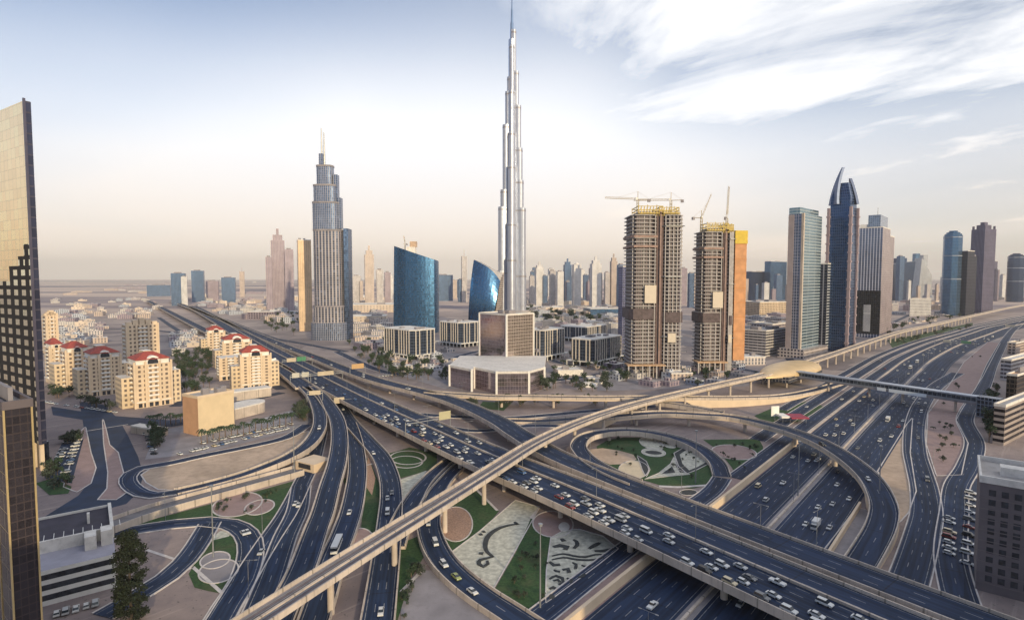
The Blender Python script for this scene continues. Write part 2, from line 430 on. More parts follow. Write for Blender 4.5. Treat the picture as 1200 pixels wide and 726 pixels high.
def blob(cu, cv, ru, rv, rot=0, n=28):          # ellipse drawn on the photo, as places on the ground
    c, s = math.cos(R(rot)), math.sin(R(rot))
    return [(cu + ru * math.cos(t) * c - rv * math.sin(t) * s, cv + ru * math.cos(t) * s + rv * math.sin(t) * c) for t in [2 * math.pi * i / n for i in range(n)]]

# ================================================================== GROUND
def ground():
    m, nt, b = newmat('desert_ground')
    g = N(nt, 'ShaderNodeNewGeometry').outputs['Position']
    n1 = NOISE(nt, g, .012, 8, .65); n2 = NOISE(nt, g, .0011, 5, .6); n3 = NOISE(nt, g, .22, 4, .6)
    sp = N(nt, 'ShaderNodeSeparateXYZ'); nt.links.new(g, sp.inputs[0])
    n4 = NOISE(nt, VEC(nt, M(nt, 'MULTIPLY', sp.outputs[0], .00018), M(nt, 'MULTIPLY', sp.outputs[1], .0012)), 1.0, 5, .6, .4)
    c = MIX(nt, SS(nt, n1, .35, .68), (.165, .135, .145), (.34, .27, .25))
    c = MIX(nt, SS(nt, n2, .45, .62), c, (.29, .225, .205))
    c = MIX(nt, M(nt, 'MULTIPLY', SS(nt, n3, .5, .75), .35), c, (.12, .105, .12))
    tr = NOISE(nt, VEC(nt, M(nt, 'MULTIPLY', M(nt, 'ADD', sp.outputs[0], sp.outputs[1]), .012), M(nt, 'MULTIPLY', M(nt, 'SUBTRACT', sp.outputs[0], sp.outputs[1]), .28)), 1.0, 3, .6, .6)
    c = MIX(nt, M(nt, 'MULTIPLY', SS(nt, tr, .58, .66), .35), c, (.42, .35, .32))
    sb = NOISE(nt, g, .75, 2, .5); c = MIX(nt, M(nt, 'MULTIPLY', SS(nt, sb, .66, .70), .7), c, (.045, .05, .04))
    ang = R(42); gx, gy = sp.outputs[0], sp.outputs[1]
    rx = M(nt, 'ADD', M(nt, 'MULTIPLY', gx, math.cos(ang)), M(nt, 'MULTIPLY', gy, math.sin(ang))); ry = M(nt, 'SUBTRACT', M(nt, 'MULTIPLY', gy, math.cos(ang)), M(nt, 'MULTIPLY', gx, math.sin(ang)))
    vo = N(nt, 'ShaderNodeTexVoronoi', feature='F1', distance='CHEBYCHEV', voronoi_dimensions='2D'); nt.links.new(VEC(nt, rx, ry), vo.inputs['Vector']); vo.inputs['Scale'].default_value = 1 / 38.0
    sc_ = N(nt, 'ShaderNodeSeparateColor'); nt.links.new(vo.outputs['Color'], sc_.inputs[0])
    plot = MIX(nt, sc_.outputs[0], (.09, .085, .11), (.46, .39, .36))
    mid_ = M(nt, 'MULTIPLY', SS(nt, gy, 390, 620), M(nt, 'SUBTRACT', 1.0, SS(nt, gy, 1300, 2200)))
    c = MIX(nt, M(nt, 'MULTIPLY', mid_, M(nt, 'MULTIPLY_ADD', SS(nt, n2, .4, .6), .35, .35)), c, plot)
    far = SS(nt, sp.outputs[1], 900, 2200)
    band = MIX(nt, SS(nt, n4, .42, .56), (.16, .13, .17), (.62, .48, .40))
    c = MIX(nt, M(nt, 'MULTIPLY', far, .85), c, band)
    nt.links.new(c, b.inputs['Base Color']); b.inputs['Roughness'].default_value = .95
    mb = MB(); S = 24000
    mb.face([(-S, -2500, 0), (S, -2500, 0), (S, 26000, 0), (-S, 26000, 0)])
    struct('ground', mb, m)
ground()

# ================================================================== ROADS AT GROUND LEVEL
SZ = Path([(-30, 60, 0), (10, 112, 0), (47, 157, 0), (103, 222, 0), (172, 302, 0), (240, 381, 0), (314, 465, 0), (417, 582, 0), (514, 690, 0), (667, 842, 0), (823, 982, 0), (1000, 1140, 0), (1500, 1530, 0), (2300, 2050, 0)], 9)
PATHS['SZ'] = SZ
road('szl', 'highway', SZ.shift(12.2), 20.5, 5, (0, 0))
road('szr', 'highway', SZ.shift(-12.2), 20.5, 5, (0, 1))
mb = MB(); strip(mb, SZ, -1.9, 1.9, .28, thick=.3); med = struct('highway_median', mb, CONCG)
mb = MB(); strip(mb, SZ, -.4, .4, 1.0, thick=.715); mb.build('median_barrier', CONC, med)
road('sv1', 'service_road', SZ.shift(30, 250), 9.5, 2, (1, 1))
road('sv2', 'service_road', SZ.shift(44, 330), 9.5, 2, (1, 1))
road('sv3', 'service_road', SZ.shift(56, 420), 7.5, 2, (1, 1))
mb = MB(); strip(mb, SZ.shift(24.2, 250), -1.0, 1.0, .3, thick=.3); struct('verge_strip', mb, CONC)
def P0(l): return [(*G(u, v), 0.0) for u, v in l]
road('z', 'slip_road', P0([(1122, 437), (1098, 452), (1080, 474), (1072, 500), (1072, 530), (1077, 550), (1083, 573), (1085.5, 602), (1080, 628), (1070, 663), (1058, 698), (1040, 745)]), 11, 3)
road('sr', 'service_road', P0([(1200, 376), (1184, 390), (1164, 425), (1152, 455), (1131, 490), (1142, 519), (1134, 547), (1121, 570), (1118, 600), (1114, 650), (1122, 690), (1135, 730)]), 9.5, 2)
road('v', 'slip_road', P0([(376, 506), (372, 522), (366, 542), (355, 564), (345, 585), (334, 605), (317, 630), (299, 658), (281, 688), (262, 720), (250, 740)]), 8, 2)
road('v2', 'slip_road', P0([(353, 570), (348, 599), (335, 627), (325, 655), (315, 684), (303, 714), (294, 738)]), 8.5, 2)
road('w', 'loop_road', P0([(120, 630), (150, 622.5), (170, 619), (204, 614), (240, 611), (269, 614), (288, 625), (294, 645), (285, 679), (266, 710), (249, 740)]), 8.5, 2)
road('x', 'loop_road', P0([(246, 613), (239, 625), (232, 637), (216, 658), (196, 676), (174, 690), (148, 706), (120, 722)]), 8, 2)
road('k', 'loop_road', P0([(846, 560), (837, 573), (822, 585), (770, 618), (715, 658), (628, 726), (590, 756)]), 8.5, 2)
road('g1', 'service_road', P0([(470, 484), (530, 488), (588, 490), (640, 486.5), (700, 481), (770, 476)]), 8, 2)
road('g2', 'service_road', P0([(520, 500), (560, 505), (620, 499), (668, 500)]), 6.5, 1)
road('g3', 'service_road', P0([(395, 412), (420, 424), (445, 434), (472, 438), (510, 428), (550, 414), (600, 404)]), 10, 2)
road('g4', 'service_road', P0([(640, 447), (690, 441), (740, 432), (790, 437), (860, 432), (905, 440)]), 10, 2)
road('g5', 'service_road', P0([(640, 420), (675, 428), (735, 425), (760, 410), (805, 412)]), 9, 2)
for i_, pts_ in enumerate(([(205, 476), (240, 462), (275, 470), (330, 460)], [(186, 372), (214, 390), (262, 412), (300, 440), (330, 456)], [(215, 360), (262, 374), (320, 396), (352, 402), (405, 412)], [(262, 350), (300, 362), (345, 376), (410, 392)],
        [(410, 372), (440, 384), (455, 400), (470, 438)], [(56, 440), (90, 428), (122, 436), (205, 440)], [(620, 392), (700, 392), (738, 400)], [(870, 380), (900, 388), (928, 424)], [(1040, 380), (1090, 362), (1180, 350)], [(60, 392), (120, 386), (190, 388), (214, 392)])):
    road('st%d' % i_, 'street', P0(pts_), 9, 2, (0, 0), m=ASPH)
road('t2', 'street', P0([(208, 577), (180, 581), (158, 574), (150, 560), (165, 549), (195, 544), (240, 534), (290, 524), (335, 513), (360, 498)]), 7, 1)
# local streets by the housing: two carriageways round a long island
patch('street', [(93, 470), (122, 474), (140, 492), (150, 510), (162, 535), (168, 556), (163, 575), (148, 590), (110, 600), (72, 614), (30, 634), (18, 628), (60, 600), (92, 580), (106, 562), (107, 545), (98, 520), (98, 500)], ASPH)
patch('traffic_island', [(120.5, 491), (124, 503), (128, 521), (138, 530), (145, 557), (149, 576), (136, 585), (115, 585), (126, 572), (127, 553), (122, 519)], PINK, rim=.5)
patch('street', [(60, 476), (122, 486), (118, 495), (62, 486)], ASPH)
patch('street', [(122, 486), (200, 492), (240, 488), (240, 494), (198, 500), (120, 497)], ASPH)
patch('forecourt', [(100, 500), (106, 530), (112, 548), (106, 566), (90, 576), (75, 570), (84, 540), (90, 510)], PINK, rim=.5)
patch('car_park', [(52, 560), (78, 508), (98, 514), (84, 566)], ASPH)
patch('sand_lot', [(166, 556), (178, 548), (205, 543), (330, 516), (352, 507), (362, 505), (352, 522), (330, 534), (292, 549), (250, 563), (206, 574), (186, 573), (172, 565)], SAND, rim=.6)
patch('car_park', [(170, 538), (182, 505), (225, 497), (232, 510), (350, 478), (366, 492), (350, 503), (240, 530)], CONCG)
patch('car_park', [(1112, 560), (1150, 560), (1145, 700), (1128, 705), (1106, 640)], ASPH)
patch('sand_lot', [(1069, 490), (1063, 497), (1029, 552), (1050, 585), (1053, 612), (1064, 600), (1073, 575), (1066, 530)], SAND, rim=.5)
patch('sand_lot', [(1088, 484), (1112, 452), (1130, 424), (1158, 400), (1172, 402), (1152, 440), (1125, 482), (1120, 492), (1134, 519), (1126, 556), (1098, 557), (1086, 520)], PINK, rim=.5)
patch('sand_lot', [(1005, 594), (1022, 600), (1018, 625), (985, 664), (960, 652)], CONCG, rim=.4)
patch('paved_verge', [(845, 590), (930, 528), (900, 520), (855, 560), (838, 580)], PINK)
patch('works_yard', [(700, 444), (735, 428), (830, 428), (900, 436), (880, 452), (700, 458)], CONCG)
patch('paved_court', [(440, 428), (520, 412), (640, 424), (660, 440), (640, 458), (520, 455), (470, 440)], CONCG)

# ---- planted beds between the ramps
patch('lawn', [(140, 622), (180, 608), (262, 586), (345, 563), (352, 558), (344, 578), (322, 610), (302, 645), (298, 630), (288, 618), (268, 608), (240, 606), (204, 609)], GRASS, 'stuff', label='green lawn between the blue loop road and the pale ramp')
for e in (blob(278, 591, 29, 13, -12), blob(304, 594, 17, 8, -14)): patch('paved_disc', e, PINK, rim=.6)
patch('lawn', [(240, 640), (252, 630), (272, 624), (281, 634), (284, 648), (282, 666), (264, 696), (244, 692), (228, 688), (221, 672)], GRASS, 'stuff', label='dark green lawn inside the blue loop road')
for e in (blob(252, 656, 17, 9, -14), blob(256, 669, 23, 13, -14)): patch('paved_disc', e, CONCG, rim=.5)
patch('gravel_bed', [(243, 634), (258, 622), (276, 620), (268, 628), (252, 632)], GRAVEL)
patch('lawn', [(401, 560), (414, 590), (424, 610), (420, 640), (446, 640), (449, 600), (446, 570), (436, 545), (425, 530), (424, 560)], GRASS, 'stuff', label='dark green lawn between two parallel curved ramps')
patch('paved_disc', blob(422, 632, 15, 13), PINK, rim=.5)
patch('gravel_bed', [(422, 560), (432, 535), (440, 560), (436, 580)], BRICK)
patch('lawn', [(452, 532), (480, 524), (512, 530), (512, 548), (470, 560), (462, 556)], GRASS, 'stuff', label='green lawn with pale rings beside the wide flyover')
for e in (blob(478, 536, 21, 8), blob(476, 541, 19, 7)):
    pa = Path([(*G(*p), .06) for p in e] + [(*G(*e[0]), .06)], 3); mb = MB(); strip(mb, pa, -.5, .5, .02); struct('path', mb, KERB)
patch('gravel_bed', [(468, 562), (500, 551), (492, 565), (478, 584), (470, 588)], GRAVEL)
patch('lawn', [(553, 570), (585, 598), (558, 632), (540, 645), (528, 650), (520, 630), (520, 606), (530, 590)], GRASS, 'stuff', label='green lawn beside the round brown paved disc')
patch('paved_disc', blob(534, 614, 19, 20), BRICK, rim=.5)
patch('gravel_bed', [(604, 586), (632, 594), (606, 640), (575, 694), (528, 648), (563, 622)], GRAVEL, rim=.4)
patch('lawn', [(622, 607), (632, 612), (647, 630), (642, 655), (640, 703), (621, 718), (577, 695), (606, 644)], GRASS, 'stuff', label='large green wedge of lawn between two gravel beds')
patch('paved_disc', blob(648, 614, 23, 15, 4), PINK, rim=.5)
patch('gravel_bed', [(646, 630), (660, 622), (678, 620), (706, 628), (724, 643), (700, 662), (640, 706), (641, 668)], GRAVEL, rim=.4)
patch('paved_disc', blob(661, 617, 6.5, 5.5), ROOFW)
patch('bare_soil', [(470, 690), (492, 668), (520, 668), (560, 705), (585, 726), (575, 745), (470, 745)], CONCG)
patch('lawn', [(448, 690), (462, 640), (494, 626), (498, 650), (480, 680), (462, 740), (446, 740)], GRASS, 'stuff', label='dark green lawn between the straight ramp and the curved loop')
patch('paved_verge', [(740, 650), (768, 650), (690, 726), (640, 745), (640, 730)], PINK)
# inside the right-hand loop
Lp = lambda l: [(640 + x / 3.63, 440 + y / 3.63) for x, y in l]
patch('lawn', Lp([(215, 300), (260, 275), (330, 262), (420, 262), (540, 290), (640, 335), (710, 385), (720, 430), (690, 465), (620, 480), (500, 470), (400, 440), (290, 400), (220, 350)]), GRASS, 'stuff', label='green lawn inside the round loop ramp')
patch('sand_bed', Lp([(172, 315), (240, 308), (310, 318), (370, 335), (385, 355), (350, 375), (270, 378), (215, 352)]), SAND)
patch('sand_bed', Lp(blob(372, 400, 62, 38)), mat('pale_sand', (.60, .50, .36), .9, .1, .2), rim=.4)
patch('planting_bed', Lp([(388, 340), (425, 365), (440, 400), (425, 430), (410, 400), (400, 370)]), STONE, rim=.4)
patch('gravel_bed', Lp(blob(448, 290, 52, 22, 18)), GRAVEL, rim=.4)
patch('gravel_bed', Lp(blob(510, 282, 45, 18, 28)), GRAVEL, rim=.4)
patch('gravel_bed', Lp(blob(457, 327, 50, 17, 5)), GRAVEL, rim=.4)
patch('planting_bed', Lp(blob(457, 327, 36, 8, 5)), STONE)
patch('planting_bed', Lp([(545, 330), (590, 305), (640, 320), (700, 370), (640, 400), (600, 416), (565, 385)]), STONE, rim=.4)
patch('gravel_bed', Lp([(568, 335), (596, 316), (632, 332), (680, 368), (640, 390), (608, 402), (580, 375)]), GRAVEL)
patch('gravel_bed', Lp([(420, 440), (480, 415), (530, 375), (545, 345), (560, 400), (610, 420), (520, 428)]), GRAVEL, rim=.3)
patch('planting_bed', Lp([(490, 418), (535, 386), (550, 412)]), STONE)
patch('planting_bed', Lp([(545, 375), (560, 378), (600, 412), (570, 412)]), STONE)
patch('path', Lp([(480, 466), (560, 470), (690, 462), (692, 468), (560, 478), (480, 474)]), KERB)
patch('planting_bed', Lp(blob(605, 497, 36, 12)), STONE, rim=.4)
patch('lawn', Lp([(668, 272), (905, 270), (922, 300), (925, 335), (905, 385), (880, 410), (812, 435), (790, 390), (735, 320)]), GRASS, 'stuff', label='green lawn round the pink oval outside the loop ramp')
patch('paved_disc', Lp(blob(800, 326, 94, 30, 6)), PINK, rim=.5)
patch('lawn', [(884, 487), (905, 478), (952, 469), (966, 477), (935, 494), (900, 497)], GRASS, 'stuff', label='green lawn with the red canopy near the golden station')
patch('lawn', [(418, 478), (440, 474), (452, 490), (440, 497)], GRASS, 'stuff', label='small dark lawn in the shadow of the wide flyover')
patch('lawn', [(560, 478), (590, 481), (600, 472), (566, 470)], GRASS, 'stuff', label='small green lawn below the long thin flyover')
patch('lawn', [(1040, 398), (1075, 392), (1140, 378), (1140, 381), (1080, 398), (1046, 408)], GRASS, 'stuff', label='green verge under the rail viaduct along the highway')
patch('lawn', [(42, 566), (62, 560), (84, 570), (80, 578), (58, 580)], GRASS, 'stuff', label='dark green lawn in front of the dark tower')

# dark strokes of low planting drawn in the gravel
def stroke(pts, w, name='planting_stroke'):
    pa = Path([(*G(u, v), 0) for u, v in pts], 1.5); n = len(pa.p); mb = MB()
    ws = [w * (.35 + .65 * math.sin(math.pi * min(1, max(0, (i + .3) / n)))) for i in range(n)]
    z = .34
    for i in range(n - 1):
        A, B, na, nb = pa.p[i], pa.p[i + 1], pa.n[i], pa.n[i + 1]
        q = [A - na * ws[i] / 2, B - nb * ws[i + 1] / 2, B + nb * ws[i + 1] / 2, A + na * ws[i] / 2]
        mb.face([(p.x, p.y, z) for p in q])
        mb.face([(q[0].x, q[0].y, 0), (q[1].x, q[1].y, 0), (q[1].x, q[1].y, z), (q[0].x, q[0].y, z)])
        mb.face([(q[2].x, q[2].y, 0), (q[3].x, q[3].y, 0), (q[3].x, q[3].y, z), (q[2].x, q[2].y, z)])
    o = mb.build(name, STONE); o['kind'] = 'structure'
Zc = lambda l: [(400 + x / 4.373, 560 + y / 4.373) for x, y in l]
stroke(Zc([(905, 236), (860, 243), (800, 262), (752, 300), (738, 345), (748, 380), (778, 404)]), 2.0)
stroke(Zc([(778, 404), (745, 412), (712, 420), (706, 442), (728, 455), (752, 440), (748, 425)]), 1.6)
for a in ([(706, 292), (722, 288)], [(722, 278), (736, 274)], [(706, 386), (728, 388)]): stroke(Zc(a), 1.8)
stroke(Zc([(888, 226), (905, 240)]), 1.5)
Zd = lambda l: [(600 + x / 4.656, 570 + y / 4.656) for x, y in l]
for a, w in (([(225, 330), (260, 322), (300, 330), (290, 345)], 2.4), ([(335, 290), (352, 300), (355, 322), (338, 338)], 1.6), ([(420, 340), (450, 322), (478, 308)], 1.8),
             ([(218, 380), (280, 368), (340, 380), (400, 385), (455, 372), (505, 372)], 1.0), ([(218, 400), (280, 388), (350, 398), (420, 402), (500, 390)], 1.0), ([(450, 352), (500, 352), (555, 340)], 1.6),
             ([(205, 412), (230, 430), (262, 426)], 1.6), ([(275, 455), (305, 450), (312, 470)], 1.8), ([(330, 415), (350, 425), (345, 450)], 1.2),
             ([(205, 505), (240, 488), (275, 500), (280, 525), (255, 535)], 1.2), ([(225, 515), (250, 508), (262, 522)], 1.0), ([(205, 560), (225, 550), (245, 562)], 1.4), ([(300, 500), (325, 510), (318, 530)], 1.2),
             ([(360, 500), (385, 490), (398, 478)], 1.4), ([(205, 590), (220, 600), (215, 615)], 1.8), ([(230, 455), (240, 462), (262, 465)], 1.0), ([(380, 430), (410, 440), (430, 430)], 1.0), ([(270, 285), (285, 300)], 2.0)):
    stroke(Zd(a), w)
for u0, v0, u1, v1 in ((168, 694, 226, 664), (226, 664, 262, 696), (172, 644, 208, 656), (556, 571, 583, 598), (428, 545, 452, 540), (470, 693, 495, 668), (632, 594, 622, 607), (100, 505, 150, 497)):
    a, b = G(u0, v0), G(u1, v1); mb = MB(); strip(mb, Path([(*a, .07), (*b, .07)]), -.6, .6, .03); struct('path', mb, KERB)

# ================================================================== FLYOVERS AND RAMPS
NEAR = [(-1050, 1830, 8), (-640, 1205, 8), (-375, 790, 8), (-258, 612, 8), (-173, 486, 8), (-127, 419, 8), (-57, 322, 8), (-20, 272, 8), (14, 230, 8), (49, 184, 8), (77, 147, 8), (112, 101, 8), (140, 64, 8)]
nearp = Path(NEAR, 8)
viaduct('main', 'flyover', 'widest flyover of two carriageways carrying the traffic jam', nearp.shift(14.5), 29, 7, 38, two=True, medians=(-14.5 + 18.2,), groupname=None, road=roadmat('asphalt_main', 29, 7))
A = P3([(u, v, 8) for u, v in [(201, 352), (260, 375), (330, 404), (370, 419), (400, 431), (432, 442.5), (458, 450), (487, 457), (520, 466), (540, 473), (561, 482), (588, 496), (606, 508)]]) + [(22, 290, 8), (45, 256, 8), (80, 208, 8), (108, 171, 8), (143, 125, 8), (171, 88, 8)]
viaduct('a', 'flyover', 'long flyover that joins the far side of the widest flyover', A, 14.5, 3, 36)
viaduct('f', 'flyover', 'long thin flyover crossing behind the rail viaduct to a yellow retaining wall', P3([(500, 459, 8), (520, 461, 8), (545, 462.5, 8), (582, 464.8, 8), (623, 465, 8), (700, 466, 8), (764, 465.5, 8), (800, 466, 7.6), (816, 466, 7), (863, 466, 6), (911, 464.5, 4), (945, 459.5, 2), (985, 449, .4)]), 9, 2, 40, retain=7.1, wall=CREAM)
viaduct('e', 'flyover', 'curved flyover sweeping across the highway and down its right side', P3([(588, 493, .3), (640, 493.5, 1), (675, 491, 3), (706, 489.5, 5.5), (736, 486.5, 7), (778, 484, 7.5), (821, 486, 8), (857, 488.5, 8), (897, 497, 8), (940, 510, 8), (975, 526, 8), (1016, 557, 7), (1035, 590, 5), (1033, 615, 3.5), (1017, 646, 2), (1000, 672, .8), (985, 692, .35)]), 10.5, 2, 36, retain=5.6, nopier=((245, 300),), wall=CREAM)
viaduct('g', 'flyover', 'short ramp merging into the curved flyover from the left', P3([(730, 467, 7.9), (780, 472.5, 7.9), (816, 478, 7.9), (846, 483.5, 7.9)]), 7, 1, 30)
viaduct('l', 'loop_ramp', 'round loop ramp circling the planted garden', P3([(745, 566, 7.9), (722, 557, 7.9), (700, 546, 7.8), (684, 534, 7.5), (678, 521, 7), (692, 509.5, 6), (731, 504.5, 5), (772, 509, 4), (811, 521, 2.5), (838, 540, 1.2), (846, 558, .4)]), 9, 2, 30, retain=3.5, step=3, cat='ramp')
viaduct('ts', 'flyover', 'long straight flyover that splits into two curved ramps', P3([(173, 352, 8), (237, 385, 8), (290, 411, 8), (325, 429, 8), (345, 443, 8), (357, 453, 8)]), 15, 3, 40)
viaduct('t', 'ramp', 'leftmost ramp curling down beside the sand lot', P3([(356, 453, 8), (366, 464, 8), (372, 477, 8), (375, 490, 7.5), (373, 504, 7), (360.6, 521, 5.5), (339, 535, 4), (307, 548.5, 2.2), (280, 558, 1), (240, 569, .35), (206, 577, .15)]), 8.5, 2, 26, step=3, cat='ramp')
viaduct('s', 'ramp', 'middle ramp curving down under the rail viaduct', P3([(361, 453, 8), (374, 462, 8), (384, 473.6, 8), (394.6, 491.5, 8), (398, 515, 7.5), (395, 541.6, 6), (387, 568.5, 4.5), (378.5, 600, 3), (371, 620, 2.5), (355, 665, 1.2), (336, 705, .5), (320, 742, .3)]), 9.5, 2, 28, step=3, cat='ramp')
viaduct('p', 'ramp', 'wide curved ramp leaving from under the widest flyover', P3([(385, 462, .4), (399, 477, .5), (409, 493, .8), (428.6, 515, 1.2), (446.5, 536, 1.4), (456, 559.5, 1.4), (458.5, 581, 1.4), (457.5, 601, 1.4), (453, 646, 1.2), (446, 702, 1), (440, 745, .8)]), 10, 3, 40, step=3, cat='ramp')
viaduct('q', 'ramp', 'curved ramp carrying the white bus', P3([(409, 496, .5), (413, 508, .8), (417, 526, 1.2), (419, 550.6, 1.4), (416, 577, 1.4), (411, 601, 1.4), (402, 627, 1.2), (392, 652, 1), (376, 702, .7), (362, 745, .5)]), 9.5, 2, 40, step=3, cat='ramp')
viaduct('m', 'loop_ramp', 'loop ramp curving round the gravel garden with the calligraphy', P3([(556, 526, .4), (537, 545, .6), (518, 565, 1), (506, 590, 1.2), (503, 606, 1.3), (502.5, 618, 1.3), (508, 637.5, 1.3), (519, 657, 1.3), (537, 676, 1.2), (565, 698, 1), (597, 719, .8), (630, 741, .6)]), 9.5, 2, 40, step=3, cat='ramp')
viaduct('n', 'ramp', 'blue ramp dipping under the rail viaduct to join the wide curved ramp', P3([(540, 532, .4), (521, 546, .6), (507, 559, .9), (493, 574, 1.2), (479, 595, 1.3), (468, 618, 1.3), (461, 640, 1.2)]), 9, 2, 40, step=3, cat='ramp')
viaduct('u', 'ramp', 'pale straight ramp running into the square tunnel portal', P3([(88, 632, 1.5), (137, 613, 1.5), (180, 598, 1.5), (261, 575.5, 1.5), (336, 555, 1.5), (350, 551, 1.5)]), 10.5, 2, 40, road=mat('ramp_deck', (.17, .16, .17), .85, .2, .2), par=1.5, cat='ramp')
# tunnel portal at the end of the pale ramp
c = G(357, 552); t = thing('tunnel_portal', 'square cream tunnel portal where the pale ramp ends', 'portal', c)
e = Vector((G(357, 549)[0] - G(340, 555)[0], G(357, 549)[1] - G(340, 555)[1])).normalized(); e = (e.x, e.y)
mb = MB(); mb.obox((c[0] + e[0] * 6, c[1] + e[1] * 6), e, 12, 14, 0, 4.6); mb.build('wall', CREAM, t)
mb = MB(); mb.obox((c[0] - e[0] * .02, c[1] - e[1] * .02), e, .3, 9, 1.52, 4.0); mb.build('opening', BLACK, t)

# ---- rail viaduct
RAIL = P3([(u, v, 13.6) for u, v in [(260, 748), (300, 722), (420, 646), (491, 602), (540, 572), (580, 547), (625, 519), (664, 500), (700, 486), (742, 473), (776, 464.5), (821, 454), (862, 445), (893, 438.5), (925, 430), (958, 420), (1000, 406), (1025, 397.5), (1055, 388), (1095, 379.5), (1145, 368), (1197, 357.5), (1260, 349)]])
rp = Path(RAIL, 7)
def rail():
    t = thing('rail_viaduct', 'long concrete rail viaduct crossing over all the roads on tall round piers', 'viaduct', (rp.p[0].x, rp.p[0].y, 0)); PATHS['rail'] = rp
    mb = MB(); strip(mb, rp, -4.6, 4.6, -1.0, m=0, ms=0, zb=lambda P: P.z - 1.35); mb.build('deck', CONCG, t)
    mb = MB(); strip(mb, rp, -2.6, 2.6, -1.34, thick=1.6); mb.build('girder', CONC, t)
    for s_ in (-1, 1):
        mb = MB(); a, b = sorted((s_ * 4.65, s_ * 4.2)); strip(mb, rp, a, b, 0.2, thick=1.75); mb.build('parapet', CONC, t)
        mb = MB()
        for k in (1.25, 2.75): 
            a, b = sorted((s_ * k - .09, s_ * k + .09)); strip(mb, rp, a, b, -.75, thick=.245)
        mb.build('rail_track', STEEL, t)
        mb = MB(); a, b = sorted((s_ * .9, s_ * 3.1)); strip(mb, rp, a, b, -.9, thick=.098); mb.build('track_bed', mat('track_slab', (.16, .13, .14), .9, .2, .3), t)
    mb = MB(); strip(mb, rp, -.35, .35, -.55, thick=.44); mb.build('walkway', CONC, t)
    d = 24
    # piers where the photo shows them near the camera, then every 33 m
    for d in [36, 66, 97, 128, 160, 194, 228, 262, 296] + [330 + 33 * k for k in range(40)]:
        if d > rp.len - 5: break
        q, tt = rp.at(d)
        mb = MB(); mb.cyl((q.x, q.y, -.2), (q.x, q.y, 9.6), 1.0, 1.0, 14)
        n = (-tt.y, tt.x)
        fp = lambda l, w: [(q.x + n[0] * a * l / 2 + tt.x * b * w / 2, q.y + n[1] * a * l / 2 + tt.y * b * w / 2) for a, b in ((-1, 1), (-1, -1), (1, -1), (1, 1))]
        mb.prism(fp(2.2, 2.2), 9.4, 10.68, top=fp(5.4, 2.6), bottom=True); mb.build('pier', CONC, t)
rail()

# ---- low walls beside the highway
def wall_thing(label, pa, off, h, w=.7, m=CREAM, cat='wall'):
    q = pa.shift(off) if off else pa; b = q.p[0]
    mb = MB(); strip(mb, q, -w / 2, w / 2, h, thick=h + .1); o = mb.build('retaining_wall', m, None, (b.x, b.y, 0)); return tag(o, label, cat)
wall_thing('long sunlit retaining wall along the left edge of the highway', SZ.shift(0, 60, 345), 23.6, 3.2, 1.2)
wall_thing('low retaining wall on the right edge of the highway below the curved flyover', SZ.shift(0, 175, 262), -23.4, 2.4, .9)

# ---- golden station shell and footbridge
def station():
    c = Vector(G(923, 431, 13)); e = Vector((rp.at(rp.len * .0)[1].x, 0, 0))
    # nearest point of the rail line
    i = min(range(len(rp.p)), key=lambda k: (rp.p[k].xy - c.xy).length); q = rp.p[i]; e = (rp.p[i + 2] - rp.p[i - 2]).normalized(); n = Vector((-e.y, e.x, 0))
    t = thing('rail_station', 'golden shell-roofed rail station straddling the viaduct', 'station', (q.x, q.y, 0))
    L, W, Hh = 58, 21, 7.5
    mb = MB(); NU, NV = 28, 14
    def pt(a, b, k=1.0):
        x = (a - .5) * 2; prof = max(0.0, 1 - abs(x) ** (1.7 if x < 0 else 3.2)) ** .8
        th = math.pi * b
        r = .06 + .94 * prof
        yy = math.cos(th) * W * r * k; zz = math.sin(th) ** .85 * Hh * (.25 + .75 * prof) * k
        return (q.x + e.x * x * L * k + n.x * yy, q.y + e.y * x * L * k + n.y * yy, 10.0 + zz)
    for a in range(NU):
        for b in range(NV):
            mb.face([pt(a / NU, b / NV), pt((a + 1) / NU, b / NV), pt((a + 1) / NU, (b + 1) / NV), pt(a / NU, (b + 1) / NV)], [(a, b), (a + 1, b), (a + 1, b + 1), (a, b + 1)])
    o = mb.build('shell_roof', GOLD, t)
    for p in o.data.polygons: p.use_smooth = True
    mb = MB(); mb.obox((q.x, q.y), (e.x, e.y), L * 1.5, W * 1.5, 5.5, 10.6); mb.build('concourse', fac('station_glass', (.4, .36, .34), (.08, .10, .14), 3, 4, .12, .1), t)
    for k in (-.5, 0, .5):
        for s_ in (-1, 1):
            p = (q.x + e.x * L * k * 1.2 + n.x * s_ * W * .5, q.y + e.y * L * k * 1.2 + n.y * s_ * W * .5)
            mb = MB(); mb.cyl((*p, -.2), (*p, 5.6), .9, .9, 10); mb.build('column', CONC, t)
    return q
stq = station()
